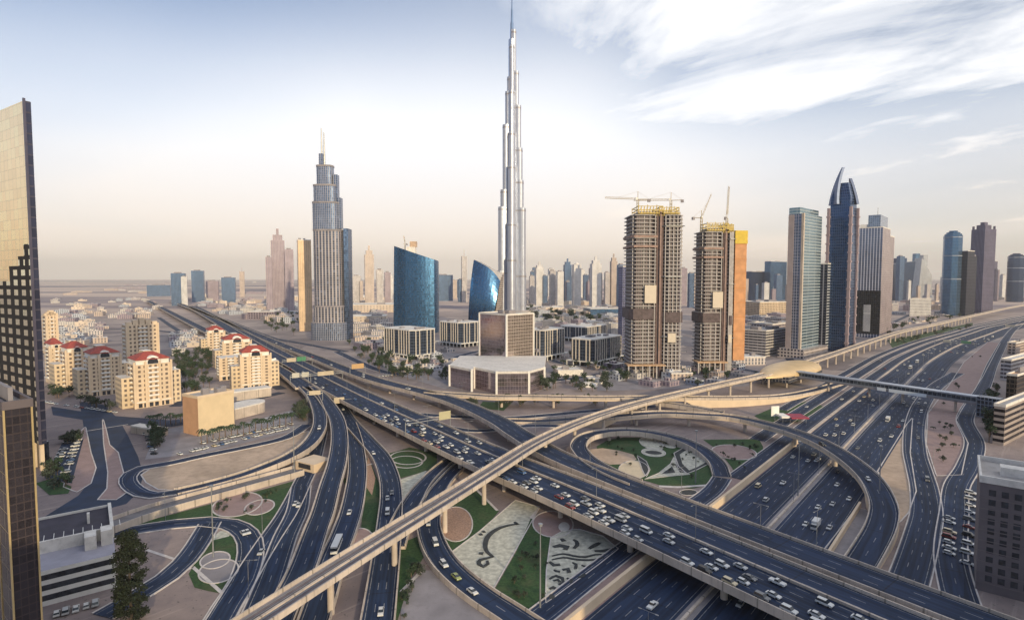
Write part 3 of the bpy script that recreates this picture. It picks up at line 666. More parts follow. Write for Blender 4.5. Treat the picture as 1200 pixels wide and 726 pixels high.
def footbridge():
    a = Vector((*G(930, 440, 9), 0)); b = Vector((*G(1160, 474, 9), 0)); d = (b - a).normalized(); n = Vector((-d.y, d.x, 0)); L = (b - a).length
    t = thing('footbridge', 'enclosed grey footbridge spanning the highway from the golden station', 'footbridge', (a.x, a.y, 0))
    pa = Path([(a.x, a.y, 9), (b.x, b.y, 9)], 6)
    mb = MB(); strip(mb, pa, -3.4, 3.4, .3, thick=1.2); mb.build('floor', CONCG, t)
    mb = MB(); strip(mb, pa, -3.2, 3.2, 4.2, thick=3.88); mb.build('glazed_walls', fac('bridge_glass', (.25, .27, .31), (.05, .08, .13), 3, 2.8, .08, .1), t)
    mb = MB(); strip(mb, pa, -3.5, 3.5, 5.2, thick=.98); mb.build('roof', mat('bridge_roof', (.42, .46, .54), .4, .1, .2, metal=.4), t)
    for k in (.22, .45, .62, .86):
        p = a + d * L * k; mb = MB(); mb.cyl((p.x, p.y, -.2), (p.x, p.y, 8.2), .9, .9, 10); mb.build('column', CONC, t)
    for k0, k1 in ((.50, .545), (.56, .74)):
        mb = MB(); q = Path([tuple(a + d * L * k0 + Vector((0, 0, 9))), tuple(a + d * L * k1 + Vector((0, 0, 9)))], 20); strip(mb, q, -3.75, -3.55, 1.6, thick=2.6)
        mb.build('advert_panel', mat('advert_white', (.8, .85, .9), .4, .03, 1), t)
    mb = MB(); mb.obox((b.x, b.y), (d.x, d.y), 13, 9, 0, 14.5); mb.build('stair_tower', fac('stair_tower', (.2, .23, .30), (.04, .06, .1), 2.2, 3, .2, .2), t)
footbridge()

# ================================================================== BUILDINGS
def hit(C, e, u):
    k = (u - 600) / F
    return (k * (CP * C[1] + H * SP) - C[0]) / (e[0] - k * CP * e[1])
def plan(uc, vb, u0, u1, th, ll=None, lr=None):
    C = G(uc, vb); eR = (math.cos(R(th)), math.sin(R(th))); eL = (-eR[1], eR[0])
    LR = lr if lr else hit(C, eR, u1); LL = ll if ll else hit(C, eL, u0)
    if not ll and (LL < 0 or LL > 1.8 * LR): LL = 1.8 * LR
    fp = [C, (C[0] + eR[0] * LR, C[1] + eR[1] * LR), (C[0] + eR[0] * LR + eL[0] * LL, C[1] + eR[1] * LR + eL[1] * LL), (C[0] + eL[0] * LL, C[1] + eL[1] * LL)]
    cc = ((fp[0][0] + fp[2][0]) / 2, (fp[0][1] + fp[2][1]) / 2)
    return dict(C=C, eR=eR, eL=eL, LR=LR, LL=LL, fp=fp, c=cc)
def inset(p, d, l=0, r=None):
    """rectangle of the plan, moved in by d all round; l..: start offsets"""
    C, eR, eL = p['C'], p['eR'], p['eL']
    return loc(p, d, d, p['LR'] - d, p['LL'] - d)
def loc(p, a0, b0, a1, b1):
    C, eR, eL = p['C'], p['eR'], p['eL']
    return [(C[0] + eR[0] * a + eL[0] * b, C[1] + eR[1] * a + eL[1] * b) for a, b in ((a0, b0), (a1, b0), (a1, b1), (a0, b1))]
def prism4(mb, fp, z0, z1, mats, mt):
    u = 0
    zt = z1 if isinstance(z1, (list, tuple)) else [z1] * len(fp)
    for i in range(len(fp)):
        j = (i + 1) % len(fp); a, b = fp[i], fp[j]; L = math.hypot(b[0] - a[0], b[1] - a[1])
        mb.face([(*a, z0), (*b, z0), (*b, zt[j]), (*a, zt[i])], [(u, z0), (u + L, z0), (u + L, zt[j]), (u, zt[i])], mats[i]); u += L
    mb.face([(*fp[i], zt[i]) for i in range(len(fp))], None, mt)
def roof_kit(t, p, z, n=3, m=None, par=1.1, seed=0, pm=None):
    rnd = random.Random(seed + int(p['C'][0] * 7))
    mb = MB(); o, i_ = loc(p, -.25, -.25, p['LR'] + .25, p['LL'] + .25), loc(p, .35, .35, p['LR'] - .35, p['LL'] - .35)
    for k in range(4):
        j = (k + 1) % 4
        mb.face([(*o[k], z - .6), (*o[j], z - .6), (*o[j], z + par), (*o[k], z + par)])
        mb.face([(*o[k], z + par), (*o[j], z + par), (*i_[j], z + par), (*i_[k], z + par)])
        mb.face([(*i_[j], z + .01), (*i_[k], z + .01), (*i_[k], z + par), (*i_[j], z + par)])
    mb.build('roof_parapet', pm or ROOFW, t)
    for k in range(n):
        w, d = p['LR'] * rnd.uniform(.12, .3), p['LL'] * rnd.uniform(.12, .3)
        a, b = rnd.uniform(.08, .9) * (p['LR'] - w), rnd.uniform(.08, .9) * (p['LL'] - d)
        mb = MB(); mb.prism(loc(p, a, b, a + w, b + d), z - .1, z + rnd.uniform(2, 4.5)); mb.build('roof_plant', m or CONCG, t)
def block(name, label, cat, px, th, wall, roof=None, group=None, ll=None, lr=None, kit=2, par=1.1, pm=None, wl=None, z0=0.0):
    uc, vb, u0, u1, vt = px
    p = plan(uc, vb, u0, u1, th, ll, lr); z = ZT(uc, vt, p['C'][1]); p['z'] = z
    t = thing(name, label, cat, p['C'], group); p['t'] = t
    mb = MB(); prism4(mb, p['fp'], z0, z, [0, 0, 1, 1], 2)
    mb.build('wall', [wall, wl or wall, roof or ROOF], t)
    if kit is not None: roof_kit(t, p, z, kit, par=par, pm=pm)
    return p
WMESH = {}
def window_grid(p, face, na, nz, z0, z1, w, h, m, name='window', a0=1.5, a1=None, skip=None, dep=.16):
    """windows of one face as separate parts that share one mesh; face 'R' runs along eR from the corner, 'L' along eL"""
    C = p['C']; e = p['eR'] if face == 'R' else p['eL']; L = p['LR'] if face == 'R' else p['LL']
    nrm = (e[1], -e[0]) if face == 'R' else (-e[1], e[0])
    a1 = a1 if a1 is not None else L - 1.5
    key = (name, round(w, 2), round(h, 2), m.name)
    if key not in WMESH:
        mb = MB(); mb.prism([(-w / 2, -dep / 2), (w / 2, -dep / 2), (w / 2, dep / 2), (-w / 2, dep / 2)], -h / 2, h / 2, bottom=True); WMESH[key] = mb.mesh(name, [m])
    b = BASE[p['t'].name]; ang = math.atan2(e[1], e[0])
    for i in range(na):
        for k in range(nz):
            if skip and skip(i, k): continue
            a = a0 + (a1 - a0) * (i + .5) / na; z = z0 + (z1 - z0) * (k + .5) / nz
            o = bpy.data.objects.new(name, WMESH[key]); COL.objects.link(o); o.parent = p['t']
            o.location = (C[0] + e[0] * a + nrm[0] * .03 - b[0], C[1] + e[1] * a + nrm[1] * .03 - b[1], z - b[2]); o.rotation_euler = (0, 0, ang)

WINH = mat('window_brown', (.17, .13, .11), .25, .3, .6)
WIN = mat('window_dark', (.045, .05, .065), .15, .4, .6, metal=.2)
# ---------------- unseen towers added behind the viewpoint to shade the lower corners
for lab, x, y, w, d, h in (('tall unseen tower added behind the viewpoint to shade the lower left', -44, -100, 86, 30, 100), ('unseen tower added behind the viewpoint to shade the lower right', 205, -100, 110, 30, 88), ('unseen tower added behind the viewpoint to shade the dark corner building', 305, -100, 84, 30, 134)):
    t = thing('office_tower', lab, 'tower', (x, y)); mb = MB(); mb.obox((x, y), (1, 0), w, d, 0, h, 0, 1); mb.build('wall', [fac('added_tower_behind', (.40, .34, .30), (.10, .12, .18), 4, 3.8, .4, .3), ROOF], t)
    mb = MB(); mb.obox((x, y), (1, 0), w * .5, d * .5, h - .1, h + 4); mb.build('roof_plant', CONCG, t)
# ---------------- near left: mirrored tower and dark tower
def mirror_tower():
    p = plan(48.5, 552, -120, 56.5, 58, 75); z = 188; p['z'] = z
    t = thing('mirror_tower', 'tall golden mirror-glass tower cut by the left edge of the photo', 'skyscraper', p['C']); p['t'] = t
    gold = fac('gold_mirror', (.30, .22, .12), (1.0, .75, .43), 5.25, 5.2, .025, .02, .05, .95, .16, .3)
    grid = fac('gold_windows', (.010, .009, .012), (1.0, .93, .70), 10.5, 5.2, .50, .42, .12, .9, .3, .95)  # reflection of a dark building, drawn as a wall pattern with gold panes
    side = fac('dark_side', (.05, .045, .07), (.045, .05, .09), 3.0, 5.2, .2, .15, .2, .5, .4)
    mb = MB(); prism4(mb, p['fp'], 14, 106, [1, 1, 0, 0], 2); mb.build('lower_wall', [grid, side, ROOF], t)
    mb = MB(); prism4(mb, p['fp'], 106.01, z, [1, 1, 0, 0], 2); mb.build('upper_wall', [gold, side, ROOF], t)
    for k, (b0, b1, zz) in enumerate(((0, 9, 117), (9.01, 17, 111), (30, 60, 98))):       # stepped outline of the reflected building, built onto the wall
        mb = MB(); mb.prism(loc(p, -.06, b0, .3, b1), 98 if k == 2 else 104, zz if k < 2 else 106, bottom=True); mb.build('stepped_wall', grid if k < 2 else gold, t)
    mb = MB(); prism4(mb, loc(p, 5, 4, p['LR'] - 1, p['LL']), 0, 13.98, [0] * 4, 0); mb.build('recessed_base', DARKG, t)
    for k in range(7):
        a = loc(p, .3, 1 + k * 9.5, 2.0, 2.7 + k * 9.5); mb = MB(); mb.prism(a, 0, 14.02); mb.build('column', CREAM, t)
    mb = MB(); mb.prism(loc(p, -.4, -.4, .6, .6), 14.0, z + 1.2); mb.build('corner_fin', mat('fin_dark', (.11, .10, .14), .35, .1, .2, metal=.5), t)
mirror_tower()
def dark_tower():
    y = 112; C = G(10, 600); s = y / C[1]
    d = ray(10, 600); C = (d[0] / d[1] * y, y)
    p = dict(C=C, eR=(math.cos(R(52)), math.sin(R(52))), LR=4.4, LL=60); p['eL'] = (-p['eR'][1], p['eR'][0])
    p['fp'] = loc(p, 0, 0, p['LR'], p['LL']); z = ZT(3, 477, y)
    t = thing('dark_tower', 'dark brown tower with thin gold edges in the bottom left corner', 'tower', C); p['t'] = t
    w1 = fac('dark_brown_wall', (.040, .028, .032), (.022, .018, .026), 1.2, 1.8, .12, .14, .4, .2, .5, .7)
    w2 = fac('dark_gold_wall', (.22, .17, .10), (.012, .012, .018), 5.0, 4.0, .04, .05, .15, .5, .3, .4)
    mb = MB(); prism4(mb, p['fp'], 0, z, [0, 0, 1, 1], 2); mb.build('wall', [w1, w2, ROOF], t)
    for a in ((0, 0), (0, 10), (p['LR'], 0)):
        mb = MB(); q = loc(p, a[0] - .16, a[1] - .16, a[0] + .16, a[1] + .16); mb.prism(q, 0, z + .5); mb.build('gold_edge', mat('gold_trim', (.75, .58, .30), .3, .08, .3, metal=.6), t)
    p['z'] = z; roof_kit(t, p, z, 2, pm=mat('dark_parapet', (.12, .10, .11), .7, .1, .2))
dark_tower()
def striped_building():
    a, b = G(44, 712), G(137, 687); e = Vector((b[0] - a[0], b[1] - a[1])); L = e.length; e.normalize()
    p = dict(C=a, eR=(e.x, e.y), eL=(-e.y, e.x), LR=L, LL=40); p['fp'] = loc(p, 0, 0, L, 40)
    z = 11.0
    t = thing('striped_building', 'low white building with dark window bands and rooftop parking', 'building', a); p['t'] = t
    mb = MB(); prism4(mb, p['fp'], 0, z, [0] * 4, 1); mb.build('wall', [WHITE, mat('lavender_roof', (.36, .35, .42), .7, .1, .2)], t)
    for k in range(3):
        mb = MB(); mb.prism(loc(p, .6, -.06, L - .5, .5), 1.6 + k * 3.2, 3.3 + k * 3.2, bottom=True); mb.build('window_band', WIN, t)
        mb = MB(); mb.prism(loc(p, L - .5, .5, L + .06, 20), 1.6 + k * 3.2, 3.3 + k * 3.2, bottom=True); mb.build('window_band', WIN, t)
    mb = MB(); mb.prism(loc(p, -1, 15, L, 40), z - .1, z + 2.6); mb.build('roof_deck', mat('dark_deck', (.045, .04, .06), .8, .2, .2), t)
    for k in range(9):
        mb = MB(); mb.prism(loc(p, 1 + k * 2.6, 18, 1.18 + k * 2.6, 23.5), z + 2.5, z + 2.62); mb.build('bay_line', WHITE, t)
    for q, h in ((loc(p, -1.2, 14, L, 14.8), 4.0), (loc(p, L - .8, 14.81, L + .2, 40.2), 4.0), (loc(p, -1.2, 39.7, L - .81, 40.2), 3.4)):
        mb = MB(); mb.prism(q, z - .05, z + h); mb.build('parapet', ROOFW, t)
    mb = MB(); mb.prism(loc(p, L * .60, 8, L * .76, 14), z - .1, z + 4.4); mb.build('stair_head', ROOFW, t)
    mb = MB(); mb.prism(loc(p, L * .82, 9, L * .98, 13.9), z - .1, z + 5.0); mb.build('stair_head', ROOFW, t)
    mb = MB(); mb.prism(loc(p, L * .64, 26, L * .68, 28), z + 2.5, z + 6); mb.build('roof_plant', ROOFW, t)
striped_building()

rnd0 = random.Random(11)
# ---------------- housing blocks with red roofs
def rblock(px, th, storeys, label, nr, nl, red=True, group='red-roofed apartment blocks', ll=22, top=None):
    uc, vb, u0, u1, vt = px
    p = plan(uc, vb, u0, u1, th, ll); z = ZT(uc, vt, p['C'][1]); LR, LL = p['LR'], p['LL']; p['z'] = z
    t = thing('apartment_block', label, 'apartment block', p['C'], group); p['t'] = t
    mb = MB(); prism4(mb, p['fp'], 0, z, [0] * 4, 1); mb.build('wall', [CREAM, ROOFW], t)
    fh = (z - 5) / storeys
    for k in range(storeys):                       # balcony slabs, middle of the right face and corner of the left one
        zz = 5 + k * fh
        mb = MB(); mb.prism(loc(p, LR * .36, -1.3, LR * .64, .1), zz, zz + 1.15, bottom=True); mb.build('balcony', WHITE, t)
        if nl: mb = MB(); mb.prism(loc(p, -1.2, LL * .3, .1, LL * .62), zz, zz + 1.15, bottom=True); mb.build('balcony', WHITE, t)
    window_grid(p, 'R', nr, storeys, 5, z, LR / nr * .42, fh * .52, WINH)
    if nl: window_grid(p, 'L', nl, storeys, 5, z, LL / nl * .42, fh * .52, WINH)
    if red and LR > 14:
        for nm, q, hz in (('wing', loc(p, LR - .02, 5, LR + 8, LL + 6), z * .78), ('wing', loc(p, -7, 7, .02, LL + 4), z * .7), ('stair_tower', loc(p, LR * .5 - 3, LL * .6, LR * .5 + 3, LL + 3), z + 9)):
            mb = MB(); mb.prism(q, 0, hz, 0, 1); mb.build(nm, [fac('cream_openings', (.66, .53, .38), (.16, .13, .12), 3.4, 3.7, .5, .5, .4, .1, .6, .8), ROOFW], t)
        for k in range(4):
            a, b = rnd0.uniform(2, LR - 4), rnd0.uniform(LL + .5, LL + 4)
            mb = MB(); mb.prism(loc(p, LR + 1.5 + k * 1.4, 7 + k * 2, LR + 2.7 + k * 1.4, 8.4 + k * 2), z * .78 - .1, z * .78 + 1.6); mb.build('roof_tank', WHITE, t)
    # arcade at the foot: white band and dark openings
    mb = MB(); mb.prism(loc(p, -.6, -.6, LR + .6, LL + .6), 4.2, 4.8, bottom=True); mb.build('arcade_band', WHITE, t)
    window_grid(p, 'R', nr, 1, .2, 3.8, LR / nr * .6, 3.2, WIN, name='arcade_opening')
    if red:
        # stepped-back attic storey, hipped tile roofs and arched gables
        mb = MB(); mb.prism(loc(p, 1.2, 1.2, LR - 1.2, LL - 1.2), z - .1, z + 3.6); mb.build('attic', WHITE, t)
        for (a0, a1) in ((.02, .46), (.54, .98)) if LR > 30 else ((.04, .96),):
            fp = loc(p, LR * a0 - .4, -.9, LR * a1 + .4, LL + .6)
            w = LR * (a1 - a0); ri = min(w, LL) * .38
            c0, c1 = loc(p, LR * a0 + ri, LL * .42, LR * a1 - ri, LL * .58)[0], None
            q = loc(p, LR * a0 + ri, LL * .42, LR * a1 - ri, LL * .58)
            mb = MB(); mb.prism(fp, z + 3.6, z + 4.0, bottom=True); mb.prism(fp, z + 4.001, z + 8.6, top=q); mb.build('tile_roof', REDT, t)
        for ca in ((.25, .75) if LR > 30 else (.5,)):
            r = LR * (.13 if LR > 30 else .2); n = 12; cx = LR * ca
            mb = MB(); fr = []; bk = []
            C, eR, eL = p['C'], p['eR'], p['eL']
            for i in range(n + 1):
                a = math.pi * i / n; x = cx + r * math.cos(a); zz = z + 1.6 + r * .95 * math.sin(a)
                fr.append((C[0] + eR[0] * x - eL[0] * .4, C[1] + eR[1] * x - eL[1] * .4, zz)); bk.append((fr[-1][0] + eL[0] * 6, fr[-1][1] + eL[1] * 6, zz))
            mb.face(fr); 
            for i in range(n): mb.face([fr[i + 1], fr[i], bk[i], bk[i + 1]])
            lo = [(C[0] + eR[0] * (cx + s_ * r) - eL[0] * .4, C[1] + eR[1] * (cx + s_ * r) - eL[1] * .4) for s_ in (-1, 1)]
            mb.face([(*lo[0], z - .1), (*lo[1], z - .1), fr[0], fr[-1]]); mb.build('arched_gable', WHITE, t)
            mb = MB(); r2 = r * .72
            pts = []
            for i in range(n + 1):
                a = math.pi * i / n; x = cx + r2 * math.cos(a)
                pts.append((C[0] + eR[0] * x - eL[0] * .47, C[1] + eR[1] * x - eL[1] * .47, z + 1.4 + r2 * .95 * math.sin(a)))
            lo = [(C[0] + eR[0] * (cx + s_ * r2) - eL[0] * .47, C[1] + eR[1] * (cx + s_ * r2) - eL[1] * .47, z + .1) for s_ in (-1, 1)]
            mb.face([lo[0], lo[1]] + pts); mb.build('arched_window', WIN, t)
    for a in (0, .30, .68, 1):                     # shallow white piers up the front
        mb = MB(); x = LR * a; mb.prism(loc(p, x - .7, -.7, x + .7, .4), 0, z + (2.2 if red else 1.4)); mb.build('pilaster', CREAM, t)
    return p
def th_of(uc, vb, u1, v1):
    a, b = G(uc, vb), G(u1, v1); return math.degrees(math.atan2(b[1] - a[1], b[0] - a[0]))
rblock((159, 479, 146, 202, 428), 47, 8, 'cream apartment block with red roof standing nearest the street, left of the blank box building', 6, 2)
rblock((106, 465, 95, 143, 420), 48, 8, 'cream apartment block with two red roofs behind the nearest red-roofed block', 6, 2)
rblock((79, 459, 71, 106, 413), 50, 8, 'narrow cream apartment block with red roof, third from the golden mirror tower', 4, 2)
rblock((60, 450, 52, 76, 408), 50, 8, 'red-roofed apartment block half hidden by the golden mirror tower', 3, 1)
rblock((283, 457, 277, 318, 418), 33, 9, 'sunlit cream apartment block with red roof beside the curving ramp', 5, 0, ll=16)
rblock((258, 446, 248, 284, 420), 36, 6, 'lower flat-topped cream block beside the red-roofed one at the ramp', 4, 2, red=False, group=None)
rblock((262, 432, 251, 295, 402), 36, 7, 'red-roofed cream block in the middle of the row along the long flyover', 4, 2)
rblock((244, 414, 234, 264, 390), 36, 6, 'red-roofed cream block at the far end of the row along the long flyover', 4, 2)
def cream_tower(px, th, label, nr, nl, st):
    p = rblock(px, th, st, label, nr, nl, red=False, group=None); t = p['t']; z = p['z']
    for k in range(5):
        a = p['LR'] * (k + .5) / 5; h = (3, 5, 7, 5, 3)[k]
        mb = MB(); mb.prism(loc(p, a - 2.5, 1, a + 2.5, 9), z - .1, z + h); mb.build('roof_turret', CREAM, t)
cream_tower((150, 433, 122, 187, 381), 46, 'broad cream apartment tower with stepped turrets and no red roof', 7, 4, 10)
cream_tower((56, 415, 49, 69, 370), 52, 'slim cream tower far behind, right beside the golden mirror tower', 3, 1, 9)

# ---------------- blank cream box and its long low halls
th = th_of(233, 511, 274, 501)
p = plan(233, 511, 228, 275, th, 17); p['z'] = z = ZT(233, 466, p['C'][1])
t = thing('box_building', 'windowless cream box building at the car park', 'building', p['C'])
mb = MB(); prism4(mb, p['fp'], 0, z, [0, 0, 0, 1], 2); mb.build('wall', [mat('cream_blank', (.66, .52, .34), .8, .05, .2), mat('painted_shade_side', (.52, .30, .18), .8, .08, .2), ROOF], t); roof_kit(t, p, z, 3, pm=CREAM)  # left side in darker orange: its shade is put into the colour
def hall(label, uc, vb, u1, v1, w, z, rounded=False):
    a, b = G(uc, vb), G(u1, v1); e = Vector((b[0] - a[0], b[1] - a[1])); L = e.length; e.normalize()
    q = dict(C=a, eR=(e.x, e.y), eL=(-e.y, e.x), LR=L, LL=w)
    fp = loc(q, 0, 0, L, w)
    if rounded:
        fp = [fp[0]] + [loc(q, L - w / 2 + w / 2 * math.cos(x), w / 2 + w / 2 * math.sin(x), 0, 0)[0] for x in [-math.pi / 2 + math.pi * i / 12 for i in range(13)]] + [fp[3]]
    t = thing('hall', label, 'hall', a)
    mb = MB(); mb.prism(fp, 0, z, 0, 1); mb.build('wall', [CONC, ROOFW], t)
    mb = MB(); cx = sum(x for x, _ in fp) / len(fp); cy = sum(y for _, y in fp) / len(fp)
    mb.prism([(cx + (x - cx) * 1.02, cy + (y - cy) * 1.02) for x, y in fp], z + .004, z + .9, bottom=True); mb.build('roof', ROOFW, t)
hall('long low white-roofed hall with a rounded end behind the blank box', 270, 493, 317, 481, 18, 7, True)
hall('narrow low white-roofed hall between the blank box and the red-roofed block', 270, 471, 318, 464, 12, 7)
hall('white kiosk roof at the street junction left of the car park', 186, 512, 197, 509, 26, 4)

# ---------------- tall landmark spire tower
def needle():
    D = 1490.0; k = D / F
    def zz(v): return ZT(600, v, D)
    cx, cy = 0.0, D; t = thing('spire_skyscraper', 'tallest silver skyscraper stepping up to a needle spire', 'skyscraper', (cx, cy, 0))
    m = fac('silver_glass', (.50, .48, .50), (.36, .41, .53), 3.4, 3.9, .30, .05, .30, .8, .10, .42)
    mdark = mat('plant_storey', (.30, .29, .32), .4, .1, .1, metal=.5)
    def lobe(mb, ang, r0, r1, w, z0, z1):
        c, s = math.cos(ang), math.sin(ang); fp = []
        fp.append((cx - s * -w + c * r0, cy + c * -w + s * r0))
        for i in range(9):
            a = -math.pi / 2 + math.pi * i / 8
            x = r1 - w + w * math.cos(a); y = w * math.sin(a)
            fp.append((cx + c * x - s * y, cy + s * x + c * y))
        fp.append((cx - s * w + c * r0, cy + c * w + s * r0))
        mb.prism(fp, z0, z1, 0, 1)
    wings = {R(196): [(42, 118), (37, 282), (31, 326), (25, 491), (18, 575), (13, 612)],
             R(-14): [(38, 110), (37, 279), (31, 350), (28, 432), (24, 540), (18, 626), (11, 730)],
             R(-92): [(44, 150), (38, 240), (32, 385), (26, 470), (20, 575), (13, 690)],
             R(85): [(38, 200), (30, 400), (20, 560), (14, 640)]}
    for ang, tiers in wings.items():
        mb = MB(); mk = MB()
        for i, (r, h) in enumerate(tiers):
            w = 11.5 - i * .9
            lobe(mb, ang, 0, r, w, 0, h)
            lobe(mk, ang, 0, r + .3, w + .3, h - 9, h - 5)
        mb.build('wing', [m, mdark], t); mk.build('plant_storey', [mdark, mdark], t)
    mb = MB(); mb.cyl((cx, cy, 0), (cx, cy, 706), 11, 9, 16); o = mb.build('core', [mat('core_silver', (.5, .55, .66), .25, .08, .1, metal=.8)], t)
    mb = MB()
    for z0, z1, r0, r1 in ((700, 748, 5.2, 4.2), (748, 782, 3.4, 2.6), (782, 812, 1.9, 1.3), (812, 846, .9, .25)): mb.cyl((cx, cy, z0), (cx, cy, z1), r0, r1, 12)
    mb.build('spire', mat('spire_steel', (.22, .32, .50), .3, .1, .1, metal=.7), t)
    mb = MB(); mb.cyl((cx, cy, 0), (cx, cy, 14), 62, 60, 28); mb.build('podium', CONC, t)
needle()

# ---------------- stepped hotel tower with twin masts
def hotel():
    C = G(388, 397); cx, cy = C; D = cy
    t = thing('stepped_tower', 'stepped grey hotel tower with two thin masts, tallest on the left', 'skyscraper', C)
    k = D * 1.0 / F
    Zt = lambda v: ZT(388, v, D)
    m = fac('hotel_wall', (.40, .36, .37), (.09, .11, .17), 5.2, 3.6, .42, .10, .2, .5, .5, .6)
    m2 = fac('hotel_glass', (.34, .34, .39), (.12, .17, .28), 3.0, 3.6, .26, .08, .2, .6, .4, .6)
    def oct(w, d, n=20, dx=0, dy=0): 
        return [(cx + dx + w * math.copysign(abs(math.cos(a)) ** .62, math.cos(a)), cy + dy + d * math.copysign(abs(math.sin(a)) ** .62, math.sin(a))) for a in [2 * math.pi * (i + .5) / n for i in range(n)]]
    tiers = [(25, 0, 358, m), (25.0 * .92, 358, 270, m), (21, 270, 238, m2), (18.5, 238, 218, m2), (13, 218, 195, m2)]
    z = 0
    for i, (w, a, b, mm) in enumerate(tiers):
        zt = Zt(b); mb = MB(); mb.prism(oct(w, w * .8, dx=-2 * (i > 1) - i * .6), z, zt, 0, 1); mb.build('tier', [mm, CONCG], t)
        mb = MB(); mb.prism(oct(w + .6, w * .8 + .6, dx=-2 * (i > 1) - i * .6), zt - 1.6, zt + 1.0, 0, 0, bottom=True); mb.build('cornice', CONCG, t); z = zt + .01
    mb = MB(); mb.prism(oct(29, 25), 0, Zt(377), 0, 1); mb.build('podium', [m2, CONC], t)
    p = plan(406, 399, 405, 413, 40, lr=10)
    mb = MB(); mb.prism([(cx + 25.5, cy - 9), (cx + 32, cy - 6), (cx + 32, cy + 16), (cx + 25.5, cy + 16)], 0, Zt(268), 0, 1); mb.build('glass_fin', [fac('navy_glass', (.06, .08, .14), (.05, .09, .18), 2.5, 3.6, .1, .1), CONCG], t)
    mb = MB(); mb.prism([(cx - 12, cy - 8), (cx - 6, cy - 8), (cx - 6, cy + 4), (cx - 12, cy + 4)], z - 30, Zt(181), 0, 1); mb.build('turret', [m2, CONCG], t)
    for dx, vt in ((-9.5, 150), (-5.5, 155)):
        mb = MB(); mb.cyl((cx + dx, cy, z - 10), (cx + dx, cy, Zt(vt)), 1.8, .8, 8); mb.build('mast', STEEL, t)
    for dx, vt in ((13, 205), (18, 232), (-20, 236)):
        mb = MB(); mb.prism([(cx + dx - 3, cy - 6), (cx + dx + 3, cy - 6), (cx + dx + 3, cy + 6), (cx + dx - 3, cy + 6)], Zt(268), Zt(vt), 0, 1); mb.build('turret', [m2, CONCG], t)
hotel()
block('slab_tower', 'slim golden slab tower immediately left of the stepped hotel tower', 'skyscraper', (351, 388, 348, 366.5, 281), 24, fac('gold_slab', (.60, .43, .28), (.42, .31, .22), 3.2, 3.6, .6, .3, .3, .3, .4, .6), ll=26, kit=2, wl=fac('gold_slab_side', (.25, .2, .2), (.1, .1, .13), 3, 3.6))

# ---------------- twin leaning blue glass buildings
def sail(label, base, top, zs, curve, side=None, sh=0.0, group='blue glass sail buildings'):
    """base/top: front-left, front-right, back-right, back-left plan corners; zs: roof height at each"""
    t = thing('sail_building', label, 'office building', base[0], group)
    m = fac('sail_glass', (.04, .09, .16), (.045, .14, .29), 2.0, 4.0, .12, .12, .22, .85, .35, .3)
    mb = MB(); NZ, NX = 16, 10
    def edge(i, s, q):                            # point on side i at fraction s, height fraction q, bulging
        j = (i + 1) % 4
        B = Vector(base[i]).lerp(Vector(base[j]), s); T = Vector(top[i]).lerp(Vector(top[j]), s)
        p = B.lerp(T, q); d = (Vector(base[j]) - Vector(base[i])); n = Vector((d.y, -d.x)).normalized()
        p = p + n * (curve[i] * (4 * s * (1 - s)) + curve[4] * (4 * q * (1 - q)) * (1 if i == 0 else 0))
        z = (zs[i] * (1 - s) + zs[j] * s) * q * (1 - sh * (s ** 4 if i == 0 else (1 - s) ** 4 if i == 1 else 0))
        return (p.x, p.y, z)
    for i in range(4):
        L = (Vector(base[(i + 1) % 4]) - Vector(base[i])).length
        for a in range(NX):
            for b in range(NZ):
                q = [edge(i, a / NX, b / NZ), edge(i, (a + 1) / NX, b / NZ), edge(i, (a + 1) / NX, (b + 1) / NZ), edge(i, a / NX, (b + 1) / NZ)]
                mb.face(q, [(L * a / NX, q[0][2]), (L * (a + 1) / NX, q[1][2]), (L * (a + 1) / NX, q[2][2]), (L * a / NX, q[3][2])], 1 if i == 1 else 0)
    o = mb.build('glass_wall', [m, side or m], t)
    for pl in o.data.polygons: pl.use_smooth = False
    mb = MB(); ring = []
    for i in range(4):
        for a in range(NX): x, y, z = edge(i, a / NX, 1.0); ring.append((x, y, z - .3))
    mb.face(ring); mb.build('roof', ROOF, t)
    return t
def rel(cx, cy, l): return [(cx + x, cy + y) for x, y in l]
cx, cy = G(485, 390); kk = cy / F
sail('left blue glass sail building with a roof sloping down to the right', rel(cx, cy, [(-37, 0), (38, -4), (42, 30), (-33, 34)]), rel(cx, cy, [(-34, 0), (38, -4), (42, 30), (-30, 34)]),
     (ZT(462, 288, cy), ZT(508, 304, cy), ZT(508, 306, cy), ZT(462, 290, cy)), (7, 2, 0, 2, 0))
hx, hy, hz = cx - 12, cy + 17, ZT(478, 296, cy) - 3
t = thing('roof_cabin', 'white roof cabin with a raised box on the left blue sail building', 'cabin', (hx, hy, hz))
mb = MB(); mb.obox((hx + 6, hy), (1, 0), 16, 12, hz - 1, hz + 14); mb.build('wall', ROOFW, t); mb = MB(); mb.obox((hx + 10, hy), (1, 0), 12, 10, hz + 14.01, hz + 24); mb.build('upper_box', mat('rust_box', (.5, .36, .26), .8, .2, .2), t)
cx, cy = G(569, 387)
sail('right blue glass sail building with a folded bulging front', rel(cx, cy, [(-33, 0), (14, -12), (32, 24), (-14, 34)]), rel(cx, cy, [(-22, 4), (28, -4), (34, 26), (-10, 34)]),
     (ZT(556, 304, cy), ZT(585, 318, cy), ZT(589, 322, cy), ZT(560, 306, cy)), (4, 3, 0, 2, 8), sh=.16, side=fac('tan_lattice', (.50, .42, .36), (.16, .15, .18), 4, 4, .3, .3))

